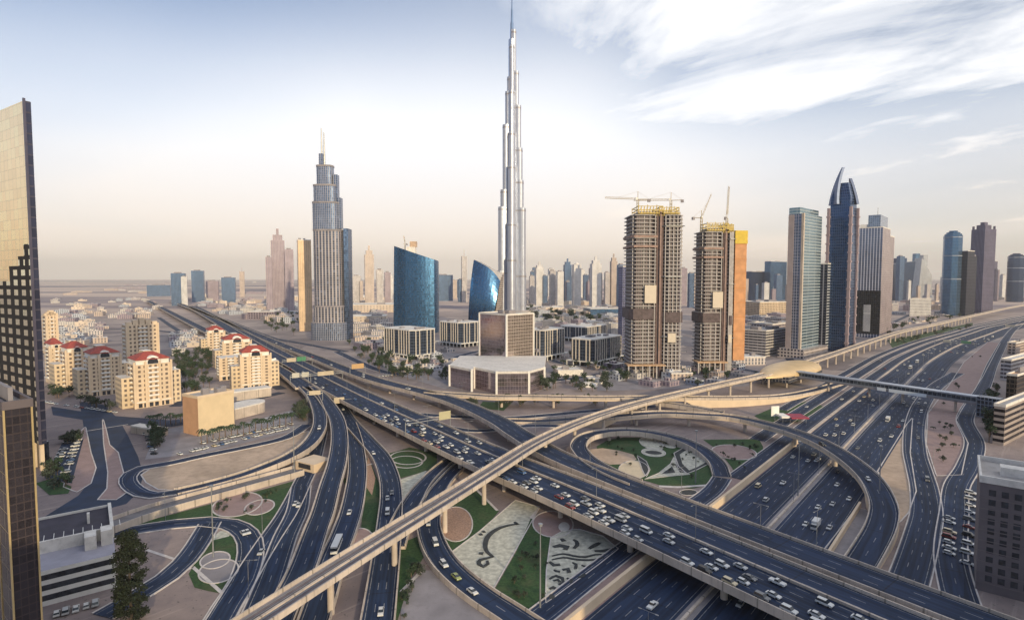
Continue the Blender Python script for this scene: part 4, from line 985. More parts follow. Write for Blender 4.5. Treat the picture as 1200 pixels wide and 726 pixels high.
# ---------------- mirrored cube on its podium
def cube():
    cube_m = fac('copper_mirror', (.30, .25, .27), (.46, .40, .45), 2.4, 3.4, .05, .05, .07, .9, .25, .4)
    cube_r = fac('copper_mirror_lit', (.48, .40, .35), (.48, .40, .36), 2.4, 3.4, .10, .10, .16, .75, .25, .5)  # lighter beige copy for the right face: sunlight put into the colour
    p = plan(593.5, 440, 562, 625, 42); z = ZT(593.5, 369, p['C'][1]); p['z'] = z
    t = thing('mirror_cube', 'square mirrored office cube with pale corner edges on a low podium', 'office building', p['C']); p['t'] = t
    mb = MB(); prism4(mb, p['fp'], 0, z, [1, 1, 0, 0], 2); mb.build('glass_wall', [cube_m, cube_r, ROOF], t)
    for a, b in ((0, 0), (p['LR'], 0), (0, p['LL'])):
        mb = MB(); mb.prism(loc(p, a - .8, b - .8, a + .8, b + .8), 0, z + .5); mb.build('corner_fin', WHITE, t)
    roof_kit(t, p, z, 2)
    pts = [(527, 452), (553, 458.5), (556, 455), (582, 461.5), (620, 461), (638, 455)]
    f = [G(*q) for q in pts]; bk = [(f[-1][0] + 6, f[-1][1] + 72), (f[0][0] + 4, f[0][1] + 62)]
    zz = ZT(582, 436, f[3][1])
    mb = MB(); mb.prism(f + bk, 0, zz, 0, 1); mb.build('podium', [cube_m, ROOFW], t)
    mb = MB(); mb.prism([(x * 1.0, y - .5) for x, y in f] + bk, zz - 1.2, zz + .8, bottom=True); mb.build('podium_roof', ROOFW, t)
    for q in f:
        mb = MB(); mb.obox(q, (1, 0), 1.8, 1.6, 0, zz + 1.0); mb.build('podium_fin', WHITE, t)
    for k in range(2):
        mb = MB(); mb.prism(loc(p, p['LR'] + 4 + k * 9, 8, p['LR'] + 9 + k * 9, 14), zz - .1, zz + 3); mb.build('roof_plant', CONCG, t)
cube()

# ---------------- square office blocks with white fins over a colonnade
def finblock(label, px, th, group='finned office blocks over white colonnades'):
    uc, vb, u0, u1, vt = px
    p = plan(uc, vb, u0, u1, th); z = ZT(uc, vt, p['C'][1]); p['z'] = z; LR, LL = p['LR'], p['LL']
    t = thing('office_block', label, 'office block', p['C'], group); p['t'] = t
    g = fac('fin_dark_glass', (.10, .12, .17), (.045, .065, .11), 3, 3.6, .08, .1, .12, .6, .5)
    mb = MB(); c = min(LR, LL) * .14
    C = lambda a, b: loc(p, a, b, 0, 0)[0]
    fp = [C(c, 0), C(LR - c, 0), C(LR, c), C(LR, LL - c), C(LR - c, LL), C(c, LL), C(0, LL - c), C(0, c)]
    mb.prism(fp, 5.5, z, 0, 1); mb.build('glass_wall', [g, ROOFW], t)
    mb = MB(); mb.prism([C(a, b) for a, b in ((4, 4), (LR - 4, 4), (LR - 4, LL - 4), (4, LL - 4))], 0, 5.5); mb.build('ground_storey', DARKG, t)
    mb = MB(); o = [C(-2.5, -2.5), C(LR + 2.5, -2.5), C(LR + 2.5, LL + 2.5), C(-2.5, LL + 2.5)]
    mb.prism(o, 5.0, 6.0, bottom=True); mb.build('colonnade_slab', WHITE, t)
    for face, L in (('R', LR), ('L', LL)):
        n = max(4, int(L / 7))
        for i in range(n + 1):
            a = -2 + (L + 4) * i / n
            q = C(a, -2) if face == 'R' else C(-2, a)
            mb = MB(); mb.obox(q, p['eR'], .9, .9, 0, 5.0); mb.build('column', WHITE, t)
        n = max(5, int((L - 2 * c) / 4.8)); 
        for i in range(n + 1):
            if 0 < i < n and (i == n // 2): continue
            a = c + (L - 2 * c) * i / n
            q = C(a, -.35) if face == 'R' else C(-.35, a)
            mb = MB(); mb.obox(q, p['eR'], 1.1 if face == 'R' else .7, .7 if face == 'R' else 1.1, 6.0, z + .4); mb.build('fin', mat('fin_cream', (.62, .56, .50), .7, .08, .3), t)
    mb = MB(); mb.prism([(p['c'][0] + (x - p['c'][0]) * 1.02, p['c'][1] + (y - p['c'][1]) * 1.02) for x, y in fp], z + .002, z + 1.1, bottom=True); mb.build('roof_edge', ROOFW, t)
    for k in range(4):
        w = random.uniform(4, 9); a = random.uniform(6, max(7, LR - 14)); b = random.uniform(6, max(7, LL - 14))
        mb = MB(); mb.prism([C(a, b), C(a + w, b), C(a + w, b + w * .7), C(a, b + w * .7)], z + 1.0, z + random.uniform(2.5, 4)); mb.build('roof_plant', CONCG, t)
finblock('finned office block with dark corners in front of the left blue sail building', (483, 422, 448, 513, 388), 47)
finblock('finned office block between the two blue sail buildings', (540, 407, 513, 566, 379), 47)
finblock('finned office block right behind the mirrored cube', (636, 423, 612, 663, 388), 50)
finblock('finned office block with warm right face left of the first unfinished tower', (695, 430, 667, 729, 399), 52)
finblock('finned office block with green roof patches behind the warm-faced one', (686, 401, 654, 713, 384), 52)

# ---------------- unfinished towers
def unfinished(label, px, ratio, vtop, net=False):
    uc, vb, u0, u1 = px
    cx, cy = G(uc, vb); k = cy / F
    wL, wR = (uc - u0) * k, (u1 - uc) * k
    t = thing('unfinished_tower', label, 'construction tower', (cx, cy, 0), 'unfinished concrete towers')
    zt = ZT(uc, vtop, cy); fh = 3.75; n = int(zt / fh)
    W = wL + wR; Dp = W * .72
    def foot(x0, x1, ins=0.0):
        c = 3.5
        x0 += ins; x1 -= ins; y0, y1 = ins, Dp - ins
        return [(cx + x0 + c, cy + y0 - 2.5 * (x0 < 0)), (cx + x1 - c, cy + y0), (cx + x1, cy + y0 + c), (cx + x1, cy + y1 - c), (cx + x1 - c, cy + y1), (cx + x0 + c, cy + y1), (cx + x0, cy + y1 - c), (cx + x0, cy + y0 + c)]
    slot = W * .10
    sl = mat('raw_slab', (.41, .385, .385), .85, .15, .2); inn = fac('raw_inside', (.20, .16, .17), (.045, .04, .05), 2.6, 3.75, .28, .30, .5, .1, .9, .8)
    for nm, x0, x1 in (('left_wing', -wL, -slot * .1), ('right_wing', slot, wR)):
        mb = MB()
        for i in range(2, n + 1): mb.prism(foot(x0, x1), i * fh - .2, i * fh + .55, bottom=True)
        mb.build('floor_slabs', sl, t)
        mb = MB(); mb.prism(foot(x0, x1, 2.0), 0, n * fh, 0, 0); mb.build('storeys_behind', inn, t)
        m2 = MB()
        for a in range(5):
            x = x0 + 2.2 + (x1 - x0 - 4.4) * a / 4
            m2.obox((cx + x, cy + .8), (1, 0), .9, .9, 0, n * fh)
        m2.build('columns', sl, t)
    mb = MB(); mb.obox((cx + slot * .45, cy + Dp * .45), (1, 0), slot * 1.3, Dp * .75, 0, n * fh + 5); mb.build('core', mat('core_dark', (.13, .09, .09), .8, .2, .2), t)
    mb = MB(); mb.obox((cx + slot * .5, cy + 1.5), (1, 0), 1.4, 1.4, 0, n * fh + 4); mb.build('hoist_mast', mat('hoist_mast', (.28, .19, .17), .7, .2, .4), t)
    # crown of yellow formwork
    zc = n * fh + .6
    for x, w, h in ((-wL * .25, wL * .9, 7), (wR * .45, wR * .9, 6)):
        mb = MB(); mb.obox((cx + x, cy + Dp * .45), (1, 0), w, Dp * .7, zc, zc + h * .5); mb.build('crown_storey', sl, t)
    for x0, x1, h in ((-wL * .72, wL * .18, 8.5), (wR * .05, wR * .82, 7)):
        mb = MB(); y0, y1 = cy + Dp * .06, cy + Dp * .84
        for k in range(3):
            z_ = zc + 1.5 + h * k / 2.4
            for p_, q_ in (((x0, y0), (x1, y0)), ((x1, y0), (x1, y1)), ((x0, y1), (x1, y1)), ((x0, y0), (x0, y1))): mb.bar((cx + p_[0], p_[1], z_), (cx + q_[0], q_[1], z_), .7)
        n_ = 8
        for k in range(n_ + 1):
            x = x0 + (x1 - x0) * k / n_; hh = h + (1.5 if k % 3 == 0 else 0)
            mb.bar((cx + x, y0, zc - 1), (cx + x, y0, zc + hh), .6); mb.bar((cx + x, y1, zc - 1), (cx + x, y1, zc + hh), .6)
            if k < n_: mb.bar((cx + x, y0, zc + .5), (cx + x + (x1 - x0) / n_, y0, zc + h), .4)
        mb.build('formwork', YEL, t)
        mb = MB(); mb.obox((cx + (x0 + x1) / 2, cy + Dp * .03), (1, 0), x1 - x0, 1.2, zc + 1, zc + 2.0); mb.build('formwork_platform', YEL, t)
    # safety nets, plant storey, white boards
    for zf, x0, x1 in ((.36, -wL - .4, -slot * .1), (.34, slot, wR + .4)):
        mb = MB(); mb.prism(foot(x0, x1, -.35), zt * zf, zt * (zf + .065), bottom=True); mb.build('plant_storey', mat('raw_dark', (.10, .075, .08), .8, .3, .3), t)
    for (x, w, z0, z1) in ((-wL * .28, wL * .42, .46, .57), (wR * .55, wR * .3, .22, .275)):
        mb = MB(); mb.obox((cx + x, cy - 3.0), (1, 0), w, .4, zt * z0, zt * z1); mb.build('board', mat('board_cream', (.60, .52, .43), .6, .03, .3), t)
    for z0 in (.80, .86):
        mb = MB(); mb.prism(foot(-wL, -slot * .1, -.9), zt * z0, zt * z0 + 2.0, bottom=True); mb.build('safety_net', mat('net_rust', (.32, .22, .19), .8, .2, .3), t)
    for z0 in (.25, .62, .93):
        mb = MB(); mb.prism(foot(slot, wR, -1.6), zt * z0, zt * z0 + .5, bottom=True); mb.build('catch_platform', STEEL, t)
    mb = MB(); mb.prism([(cx - wL - 3, cy - 7), (cx + wR * .3, cy - 7), (cx + wR * .3, cy + 10), (cx - wL - 3, cy + 10)], 12.5, 13.6, bottom=True); mb.build('canopy_slab', mat('raw_orange', (.55, .36, .22), .8, .2, .3), t)
    for a in range(6):
        mb = MB(); x = -wL - 2 + (wL + wR * .3) * a / 5; mb.obox((cx + x, cy - 6.4), (1, 0), 1.2, 1.2, 0, 12.5); mb.build('canopy_column', sl, t)
    if net:
        x0 = wR
        mb = MB(); fp = [(cx + x0 + .3, cy + 2), (cx + x0 + 13, cy + 4), (cx + x0 + 13, cy + Dp - 8), (cx + x0 + .3, cy + Dp - 8)]
        mb.prism(fp, 14, zt * .90); mb.build('netted_wing', ORNET, t)
        mb = MB(); mb.prism([(cx + x0, cy + 1.4), (cx + x0 + 13.6, cy + 3.4), (cx + x0 + 13.6, cy + Dp - 7.4), (cx + x0, cy + Dp - 7.4)], zt * .90, zt * .99, bottom=True); mb.build('yellow_screen', mat('yellow_screen', (.60, .43, .05), .7, .1, .3), t)
        for q in range(1, 9):
            mb = MB(); mb.prism([(cx + x0 + .2, cy + 1.8), (cx + x0 + 13.2, cy + 3.8), (cx + x0 + 13.2, cy + 4.6), (cx + x0 + .2, cy + 2.6)], 14 + zt * .1 * q, 14.7 + zt * .1 * q, bottom=True); mb.build('scaffold_rail', mat('scaffold', (.5, .22, .08), .7, .1, .5), t)
    return cx, cy, zt, wL, wR, Dp
T1 = unfinished('left unfinished tower of bare concrete floors, yellow crown and two white boards', (769, 442, 737, 799), .7, 251)
T2 = unfinished('right unfinished tower with an orange netted wing and yellow screen', (846, 438, 818, 859), .7, 268, net=True)
def crane(label, x, y, z0, h, jl, ang, luff=0.0, color=None):
    """tower crane: mast, slewing cab, jib, counter jib with ballast, tie bars"""
    t = thing('tower_crane', label, 'crane', (x, y, z0), 'tower cranes on the unfinished towers'); m = color or mat('crane_yellow', (.34, .27, .16), .5, .15, .5)
    mb = MB(); w = .9
    for a, b in ((-w, -w), (w, -w), (w, w), (-w, w)): mb.bar((x + a, y + b, z0), (x + a, y + b, z0 + h), .35)
    k = 0
    while k < h - 3:
        for a, b, c, d in ((-w, -w, w, -w), (w, -w, w, w), (w, w, -w, w), (-w, w, -w, -w)): mb.bar((x + a, y + b, z0 + k), (x + c, y + d, z0 + k + 3), .2)
        k += 3
    mb.build('mast', m, t)
    ca, sa = math.cos(ang), math.sin(ang); zt = z0 + h
    P = lambda d, z, o=0.0: (x + ca * d - sa * o, y + sa * d + ca * o, zt + z)
    ly = math.tan(luff); jl = jl * math.cos(luff)
    mb = MB(); n = max(5, int(jl / math.cos(luff) / 3))
    for i in range(n):
        d0, d1 = 1 + jl * i / n, 1 + jl * (i + 1) / n
        for o, zz in ((-.8, 0), (.8, 0), (0, 1.5)): mb.bar(P(d0, zz + d0 * ly, o), P(d1, zz + d1 * ly, o), .3)
        mb.bar(P(d0, d0 * ly, -.8), P((d0 + d1) / 2, 1.5 + (d0 + d1) / 2 * ly), .2); mb.bar(P((d0 + d1) / 2, 1.5 + (d0 + d1) / 2 * ly), P(d1, d1 * ly, .8), .2)
    mb.build('jib', m, t)
    mb = MB(); mb.bar(P(-12, 0, -.7), P(1, 0, -.7), .4); mb.bar(P(-12, 0, .7), P(1, 0, .7), .4); mb.build('counter_jib', m, t)
    mb = MB(); q = P(-11, 0); mb.obox((q[0], q[1]), (ca, sa), 3, 1.8, zt - 2.5, zt + .4); mb.build('ballast', CONCG, t)
    mb = MB(); q = P(1.4, 0, 1.6); mb.obox((q[0], q[1]), (ca, sa), 2, 1.6, zt - .6, zt + 1.8); mb.build('cab', WHITE, t)
    mb = MB(); mb.bar(P(0, 0), P(0, 8), .5); mb.bar(P(0, 8), P(jl * .6, 1.5 + jl * .6 * ly), .16); mb.bar(P(0, 8), P(-11, .3), .16); mb.build('tie_bars', m, t)
x, y, z, wL, wR, Dp = T1
crane('crane with its jib pointing left on the left unfinished tower', x - 18, y + 12, z - 4, 20, 32, R(176), .05)
crane('crane with its jib pointing left over the yellow crown of the left unfinished tower', x + 17, y + 18, z - 4, 20, 36, R(168), .02)
x, y, z, wL, wR, Dp = T2
crane('crane with a steeply raised jib on the left of the netted tower', x - 21, y + 10, z - 8, 20, 26, R(25), 1.1)
crane('crane with an almost upright jib in the middle of the netted tower', x + 7, y + 14, z - 2, 14, 30, R(60), 1.35)
cx, cy = G(478, 388)
crane('small crane on the roof of the left blue sail building', cx - 6, cy + 12, ZT(475, 297, cy) - 2, 20, 14, R(120), 1.2)

# ---------------- towers along the highway on the right
def right_towers():
    gA = fac('slate_glass', (.34, .33, .38), (.10, .14, .24), 3, 3.8, .2, .12, .1, .7, .4); gB = fac('teal_glass', (.40, .44, .46), (.20, .30, .36), 20, 3.8, .02, .22, .12, .7, .3, .5)
    # slab with a crest
    p = block('slab_tower', 'broad grey-teal slab tower nearest the golden station', 'skyscraper', (937, 420, 920, 958.5, 250), 42, gB, wl=gA, kit=None); t, z = p['t'], p['z']
    mb = MB(); mb.prism(loc(p, .1, p['LL'] * .25, p['LR'] - .1, p['LL'] - .1), z - .1, z + 8); mb.build('crest', gB, t)
    mb = MB(); mb.prism(loc(p, -.5, -.5, 3, 2), 0, z + .6); mb.build('corner_pier', CONC, t)
    mb = MB(); mb.prism(loc(p, -.5, p['LL'] * .62, 1, p['LL'] + .2), 0, z - .6); mb.build('stone_strip', mat('stone_mauve', (.36, .30, .30), .7, .1, .1), t)
    mb = MB(); mb.prism(loc(p, -8, -8, p['LR'] + 10, p['LL'] + 6), 0, 12); mb.build('podium', fac('podium_lv', (.5, .44, .42), (.12, .12, .16), 4, 4, .4, .4), t)
    p = block('slab_tower', 'shorter striped slab tower tucked between the teal slab and the horned tower', 'skyscraper', (967, 412, 957, 985, 309), 42, fac('striped_slab', (.46, .47, .50), (.09, .12, .18), 20, 3.8, .02, .4, .15, .6, .3), wl=fac('striped_dark', (.3, .3, .33), (.03, .04, .07), 6, 3.8, .25, .05, .15, .6))
    # horned tower
    cx, cy = G(983, 411); Zt = lambda v: ZT(983, v, cy); k = (cy * CP + 3) / F
    t = thing('horned_tower', 'dark blue tower crowned by two curved horns', 'skyscraper', (cx, cy, 0))
    g = fac('deep_blue_glass', (.07, .10, .18), (.04, .09, .20), 2.6, 3.8, .12, .12, .1, .8, .4, .4)
    w = 16 * k; e = (math.cos(R(42)), math.sin(R(42))); n = (-e[1], e[0])
    def q(s, dx=0): return [(cx + e[0] * a + n[0] * b, cy + e[1] * a + n[1] * b) for a, b in ((-s * .5, -s * .5), (s * .5, -s * .5), (s * .5, s * .5), (-s * .5, s * .5))]
    S = 33 * k / 1.42
    mb = MB(); mb.prism(q(S), 0, Zt(300), 0, 1); mb.prism(q(S), Zt(300), Zt(232), 0, 1, top=q(S * .88)); mb.build('glass_wall', [g, CONCG], t)
    mb = MB(); mb.prism(q(S * .88), Zt(232) + .01, Zt(215), 0, 1, top=q(S * .5)); mb.build('sloped_crown', [g, CONCG], t)
    for ang, vt, rr in ((R(180), 196, .92), (R(0), 209, .35)):
        c, s = math.cos(ang), math.sin(ang); mb = MB(); N_ = 10; pts = []
        for i in range(N_ + 1):
            f = i / N_; r = S * .55 * (1 - f * .12) - f * f * S * .38 * rr; zz = Zt(240) + (Zt(vt) - Zt(240)) * f; wd = S * .34 * (1 - f) + 1.0
            pts.append((r, zz, wd))
        for (r0, z0, w0), (r1, z1, w1) in zip(pts, pts[1:]):
            a = [(cx + c * r - s * o, cy + s * r + c * o, z_) for r, z_, o in ((r0, z0, -w0), (r0, z0, w0), (r1, z1, w1), (r1, z1, -w1))]
            b = [(cx + c * (r - 3.2) - s * o, cy + s * (r - 3.2) + c * o, z_) for r, z_, o in ((r0, z0, -w0), (r0, z0, w0), (r1, z1, w1), (r1, z1, -w1))]
            mb.face(a); mb.face(b[::-1]); mb.face([a[1], b[1], b[2], a[2]]); mb.face([a[0], a[3], b[3], b[0]])
        mb.build('horn', mat('horn_steel', (.10, .13, .22), .35, .1, .2, metal=.6), t)
    for a, b in ((.5, -.5), (.5, .5), (-.5, .5), (-.5, -.5)):
        mb = MB()
        px_, py_ = cx + e[0] * a * S + n[0] * b * S, cy + e[1] * a * S + n[1] * b * S
        mb.obox((px_, py_), e, 3.2, 3.2, 0, Zt(244))
        for zz in range(12, int(Zt(250)), 12): mb.obox((px_, py_), e, 4.6, 4.6, zz, zz + 2.2)
        mb.build('corner_lattice', mat('lattice_mauve', (.34, .26, .28), .5, .1, .2), t)
    # tower with mast
    p = block('mast_tower', 'grey striped tower with a black lower half and a thin roof mast', 'skyscraper', (1030, 396, 1002, 1039, 266), 48, fac('mauve_side', (.42, .34, .34), (.16, .15, .2), 4, 3.8, .45, .1), wl=fac('striped_lilac', (.46, .46, .54), (.14, .19, .32), 4.2, 3.8, .3, .06, .12, .7, .3, .4), kit=1)
    t, z = p['t'], p['z']; LL = p['LL']
    mb = MB(); mb.prism(loc(p, -.6, -.3, .5, LL + .5), 6, z * .43, bottom=True); mb.build('black_facade', fac('black_facade', (.02, .02, .025), (.015, .018, .03), 3, 3.8, .1, .1, .1, .5), t)
    mb = MB(); mb.prism(loc(p, -.9, LL * .38, .4, LL * .68), 10, z * .30, bottom=True); mb.build('pale_panel', fac('pale_panel', (.55, .55, .58), (.3, .32, .4), 1.4, 40, .4, .02), t)
    mb = MB(); mb.prism(loc(p, 2, LL * .12, p['LR'] - 2, LL * .62), z - .1, ZT(1030, 251, p['C'][1])); mb.build('plant_block', fac('plant_blue', (.34, .38, .48), (.2, .26, .38), 3, 3, .1, .1), t)
    mb = MB(); mb.prism(loc(p, 3, LL * .64, p['LR'] - 3, LL * .95), z - .1, z + 6); mb.build('plant_block', WHITE, t)
    c = loc(p, p['LR'] * .5, LL * .4, 0, 0)[0]; mb = MB(); mb.cyl((*c, z), (*c, ZT(1025, 240, p['C'][1])), .8, .3, 6); mb.build('mast', STEEL, t)
    block('slab_tower', 'thin pale slab standing right behind the tower with the mast', 'skyscraper', (1037, 392, 1034, 1044, 276), 48, MATS['mauve_side'], kit=0)
right_towers()
def shield(label, px, th, mm, crown, **k):
    p = block('office_tower', label, 'skyscraper', px, th, mm, **k); t, z = p['t'], p['z']; LR, LL = p['LR'], p['LL']
    if crown == 'round':
        for o_ in list(t.children):
            if o_.name.startswith('wall'): bpy.data.objects.remove(o_)
        q_ = lambda d, c_: loc(p, d + c_, d, 0, 0)[:1] + loc(p, LR - d - c_, d, 0, 0)[:1] + loc(p, LR - d, d + c_, 0, 0)[:1] + loc(p, LR - d, LL - d - c_, 0, 0)[:1] + loc(p, LR - d - c_, LL - d, 0, 0)[:1] + loc(p, d + c_, LL - d, 0, 0)[:1] + loc(p, d, LL - d - c_, 0, 0)[:1] + loc(p, d, d + c_, 0, 0)[:1]
        mb = MB(); mb.prism(q_(0, LR * .26), 0, z, 0, 1); mb.build('wall', [mm, ROOF], t)
        for f_ in (.45, .74, .97): mb = MB(); mb.prism(q_(-.4, LR * .26), z * f_, z * f_ + 2.2, bottom=True); mb.build('light_band', mat('band_pale', (.30, .32, .38), .5, .1, .2), t)
        fp = loc(p, 0, 0, LR, LL); c = p['c']
        for i, (s, h) in enumerate(((.9, 4), (.72, 4), (.45, 3))):
            mb = MB(); f2 = [(c[0] + (x - c[0]) * s, c[1] + (y - c[1]) * s) for x, y in q_(0, LR * .26)]; mb.prism(f2, z + .02, z + 4 + i * 4); mb.build('dome_step', mm, t)
    if crown == 'crown':
        for a, b in ((.08, .08), (.92, .08), (.08, .92), (.92, .92)):
            mb = MB(); mb.prism(loc(p, LR * a - 2, LL * b - 2, LR * a + 2, LL * b + 2), z - 30, z + 9); mb.build('turret', mm, t)
        mb = MB(); mb.prism(loc(p, LR * .2, LL * .2, LR * .8, LL * .8), z, z + 12); mb.build('turret', mm, t)
        mb = MB(); mb.prism(loc(p, LR * .35, LL * .35, LR * .65, LL * .65), z + 12.01, z + 20); mb.build('turret', mm, t)
    if crown == 'slant':
        f = p['fp']; mb = MB(); prism4(mb, f, z + .01, [z + 26, z + 8, z + 8, z + 26], [0] * 4, 0); mb.build('slanted_top', mm, t)
    return p
nv = fac('navy_tower', (.045, .06, .11), (.025, .06, .15), 3, 3.8, .12, .14, .1, .8, .4)
bl = fac('steel_blue_tower', (.09, .14, .22), (.05, .14, .29), 3, 3.8, .12, .14, .1, .8, .4)
mv = fac('mauve_tower', (.16, .14, .20), (.05, .06, .13), 3.4, 3.8, .42, .14, .15, .6, .4)
dk = fac('dark_tower_wall', (.07, .07, .09), (.03, .035, .06), 3, 3.8, .2, .14, .15, .6, .4)
def wedge(label, u, v, wb, wt, vt0, vt1, dp, m, m2):
    C = G(u, v); k = (C[1] * CP + H * SP) / F; a, b = wb * k / 2, wt * k / 2; t = thing('office_tower', label, 'office building', C)
    z0, z1, zm = ZT(u, vt0, C[1]), ZT(u, vt1, C[1]), ZT(u, (v + vt0) / 2, C[1])
    lo = [(C[0] - a, C[1]), (C[0] + a, C[1]), (C[0] + a, C[1] + dp), (C[0] - a, C[1] + dp)]; hi = [(C[0] - b, C[1] - 4), (C[0] + b, C[1] - 4), (C[0] + b, C[1] + dp), (C[0] - b, C[1] + dp)]
    mb = MB(); mb.prism(lo, 0, [z0, z1, z1, z0], 0, 1, top=hi); mb.build('glass_wall', [m, m2], t)
    mb = MB(); mb.prism([(C[0] - b * .5, C[1] + 4), (C[0] + b * .3, C[1] + 4), (C[0] + b * .3, C[1] + dp * .7), (C[0] - b * .5, C[1] + dp * .7)], min(z0, z1) - 14, max(z0, z1) + 14); mb.build('roof_plant', m, t)
wedge('dark navy office tower leaning wider towards its top, left of the pale curved one', 1058, 352, 18, 25, 309, 306, 50, nv, ROOF)
wedge('pale half of the twin-shell tower with a slanted top', 1084, 349, 17, 12, 302, 322, 46, fac('pale_shell', (.5, .5, .52), (.2, .25, .34), 4, 4, .4, .2), ROOF)
wedge('blue-grey half of the twin-shell tower, lower and behind the pale half', 1075, 347, 10, 13, 312, 300, 40, bl, ROOF)
shield('steel-blue round-topped tower right of the gap in the skyline', (1117, 370, 1099, 1127, 275), 22, bl, 'round', kit=None)
shield('narrow dark tower squeezed against the round-topped blue one', (1131, 370, 1123, 1139, 294), 22, dk, '', kit=1)
shield('tall mauve tower with a crown of turrets near the right edge', (1150, 367, 1134, 1163, 268), 20, mv, 'crown', kit=None)
shield('dark tower with a small cap at the right edge of the photo', (1190, 354, 1175, 1202, 300), 14, nv, 'round', kit=None)
shield('low dark tower half hidden behind the crowned mauve tower', (1163, 352, 1158, 1167, 306), 14, mv, '', kit=0)
shield('broad pale-blue slab left of the grey-teal tower', (902, 352, 895, 921, 306), 30, bl, '', kit=1)
shield('lower deep blue slab next to the orange netted wing', (880, 352, 871, 897, 318), 30, nv, '', kit=2)
block('apartment_block', 'low white block with dark windows under the pale twin-shell tower', 'building', (1066, 370, 1065, 1091, 350), 15, fac('white_low', (.62, .60, .60), (.15, .16, .2), 4, 4, .4, .3), kit=1)
block('office_block', 'long low beige block right of the netted tower', 'building', (890, 372, 868, 922, 354), 20, fac('beige_low', (.62, .48, .34), (.2, .16, .14), 5, 4.5, .4, .4), kit=3)
block('office_block', 'grey striped low block right below the orange netted wing', 'building', (897, 418, 868, 921, 388), 40, fac('grey_stripes', (.50, .47, .46), (.12, .12, .16), 6, 3.6, .05, .5), kit=4)
block('office_block', 'low mauve block between the striped block and the teal slab', 'building', (905, 398, 880, 925, 380), 40, fac('mauve_low', (.42, .36, .36), (.15, .14, .18), 5, 3.8, .3, .4), kit=3)

# ---------------- buildings on the near right
def near_right():
    a, b = G(1146, 690), G(1214, 726)
    a = G(1143, 690); e = (math.cos(R(-38)), math.sin(R(-38)))
    p = dict(C=a, eR=e, eL=(-e[1], e[0]), LR=46, LL=26); p['fp'] = loc(p, 0, 0, 46, 26); z = ZT(1150, 562, a[1])
    t = thing('corner_building', 'dark apartment building with a white roof in the bottom right corner', 'apartment block', a); p['t'] = t; p['z'] = z
    mb = MB(); prism4(mb, p['fp'], 0, z, [0] * 4, 1); mb.build('wall', [mat('taupe_render', (.15, .13, .145), .85, .12, .15), ROOF], t); roof_kit(t, p, z, 3, m=ROOFW, par=1.6)
    window_grid(p, 'R', 14, 10, 3, z - 2, 1.7, 1.9, WIN)
    for k in range(9):
        mb = MB(); zz = 3 + (z - 5) * k / 9; mb.prism(loc(p, -.12, -.12, 46, .1), zz - .25, zz + .05, bottom=True); mb.build('ledge', mat('taupe_ledge', (.17, .145, .155), .85, .1, .2), t)
    block('office_block', 'dark curved-banded building with white rooftop boxes behind the footbridge end', 'building', (1176, 522, 1163, 1240, 476), 35, fac('banded', (.32, .27, .25), (.02, .02, .03), 30, 3.6, .01, .5), wl=None, kit=5, roof=ROOF)
    block('office_block', 'building with an orange roof hood above the dark banded one at the right edge', 'building', (1190, 478, 1178, 1260, 440), 35, fac('black_recess', (.06, .045, .04), (.02, .02, .025), 3, 3.6, .2, .3), roof=mat('orange_roof', (.62, .38, .24), .8, .1, .2), kit=1)
    block('office_block', 'pale layered building with white terraces at the right edge', 'building', (1184, 446, 1172, 1260, 422), 35, fac('white_terraces', (.60, .56, .56), (.14, .14, .18), 30, 3.8, .01, .45), kit=4, roof=ROOFW)
    block('office_block', 'low building with a sunlit tan roof, farthest of the row at the right edge', 'building', (1190, 416, 1180, 1250, 402), 35, fac('tan_low', (.52, .42, .36), (.14, .12, .14), 4, 3.8, .3, .4), kit=2, roof=mat('tan_roof', (.70, .52, .34), .8, .1, .2))
near_right()

# ================================================================== SKYLINE BEHIND
def far_tower(label, u, w, vt, D, m, cap='flat', group=None, name='skyline_tower', dep=None):
    d = ray(u, 340); x = d[0] / d[1] * D; k = (D * CP + H * SP) / F; W = w * k; dp = dep or W * .8
    z = ZT(u, vt, D); e = (math.cos(R(20)), math.sin(R(20)))
    p = dict(C=(x - W * .5, D), eR=e, eL=(-e[1], e[0]), LR=W * .86, LL=dp * .6); p['fp'] = loc(p, 0, 0, p['LR'], p['LL']); p['c'] = loc(p, p['LR'] / 2, p['LL'] / 2, 0, 0)[0]
    t = thing(name, label, 'skyscraper' if z > 60 else 'building', p['C'], group)
    mb = MB(); mb.prism(p['fp'], 0, z * (.9 if cap in ('step', 'dome') else 1), 0, 1); mb.build('wall', [m, ROOF], t)
    if cap == 'step':
        mb = MB(); mb.prism(loc(p, p['LR'] * .15, p['LL'] * .15, p['LR'] * .85, p['LL'] * .85), z * .9 + .01, z * .97, 0, 1); mb.prism(loc(p, p['LR'] * .4, p['LL'] * .4, p['LR'] * .6, p['LL'] * .6), z * .97 + .01, z * 1.05, 0, 1); mb.build('stepped_top', [m, ROOF], t)
    elif cap == 'dome':
        mb = MB(); c = p['c']; r = min(p['LR'], p['LL']) * .55
        for i in range(4): mb.cyl((*c, z * .9 + r * .9 * i / 4 + .01), (*c, z * .9 + r * .9 * (i + 1) / 4), r * math.cos(i / 4 * 1.4), r * math.cos((i + 1) / 4 * 1.4), 12)
        mb.build('dome', ROOFW, t)
    elif cap == 'mast':
        mb = MB(); mb.cyl((*p['c'], z - 1), (*p['c'], z * 1.16), .9, .4, 6); mb.build('mast', STEEL, t)
    else:
        mb = MB(); mb.prism(loc(p, p['LR'] * .2, p['LL'] * .2, p['LR'] * .7, p['LL'] * .8), z - .1, z + 4); mb.build('roof_plant', CONCG, t)
    return t
s1 = fac('sky_pale', (.58, .52, .50), (.22, .24, .30), 4, 3.6, .45, .2, .2, .4, .5)
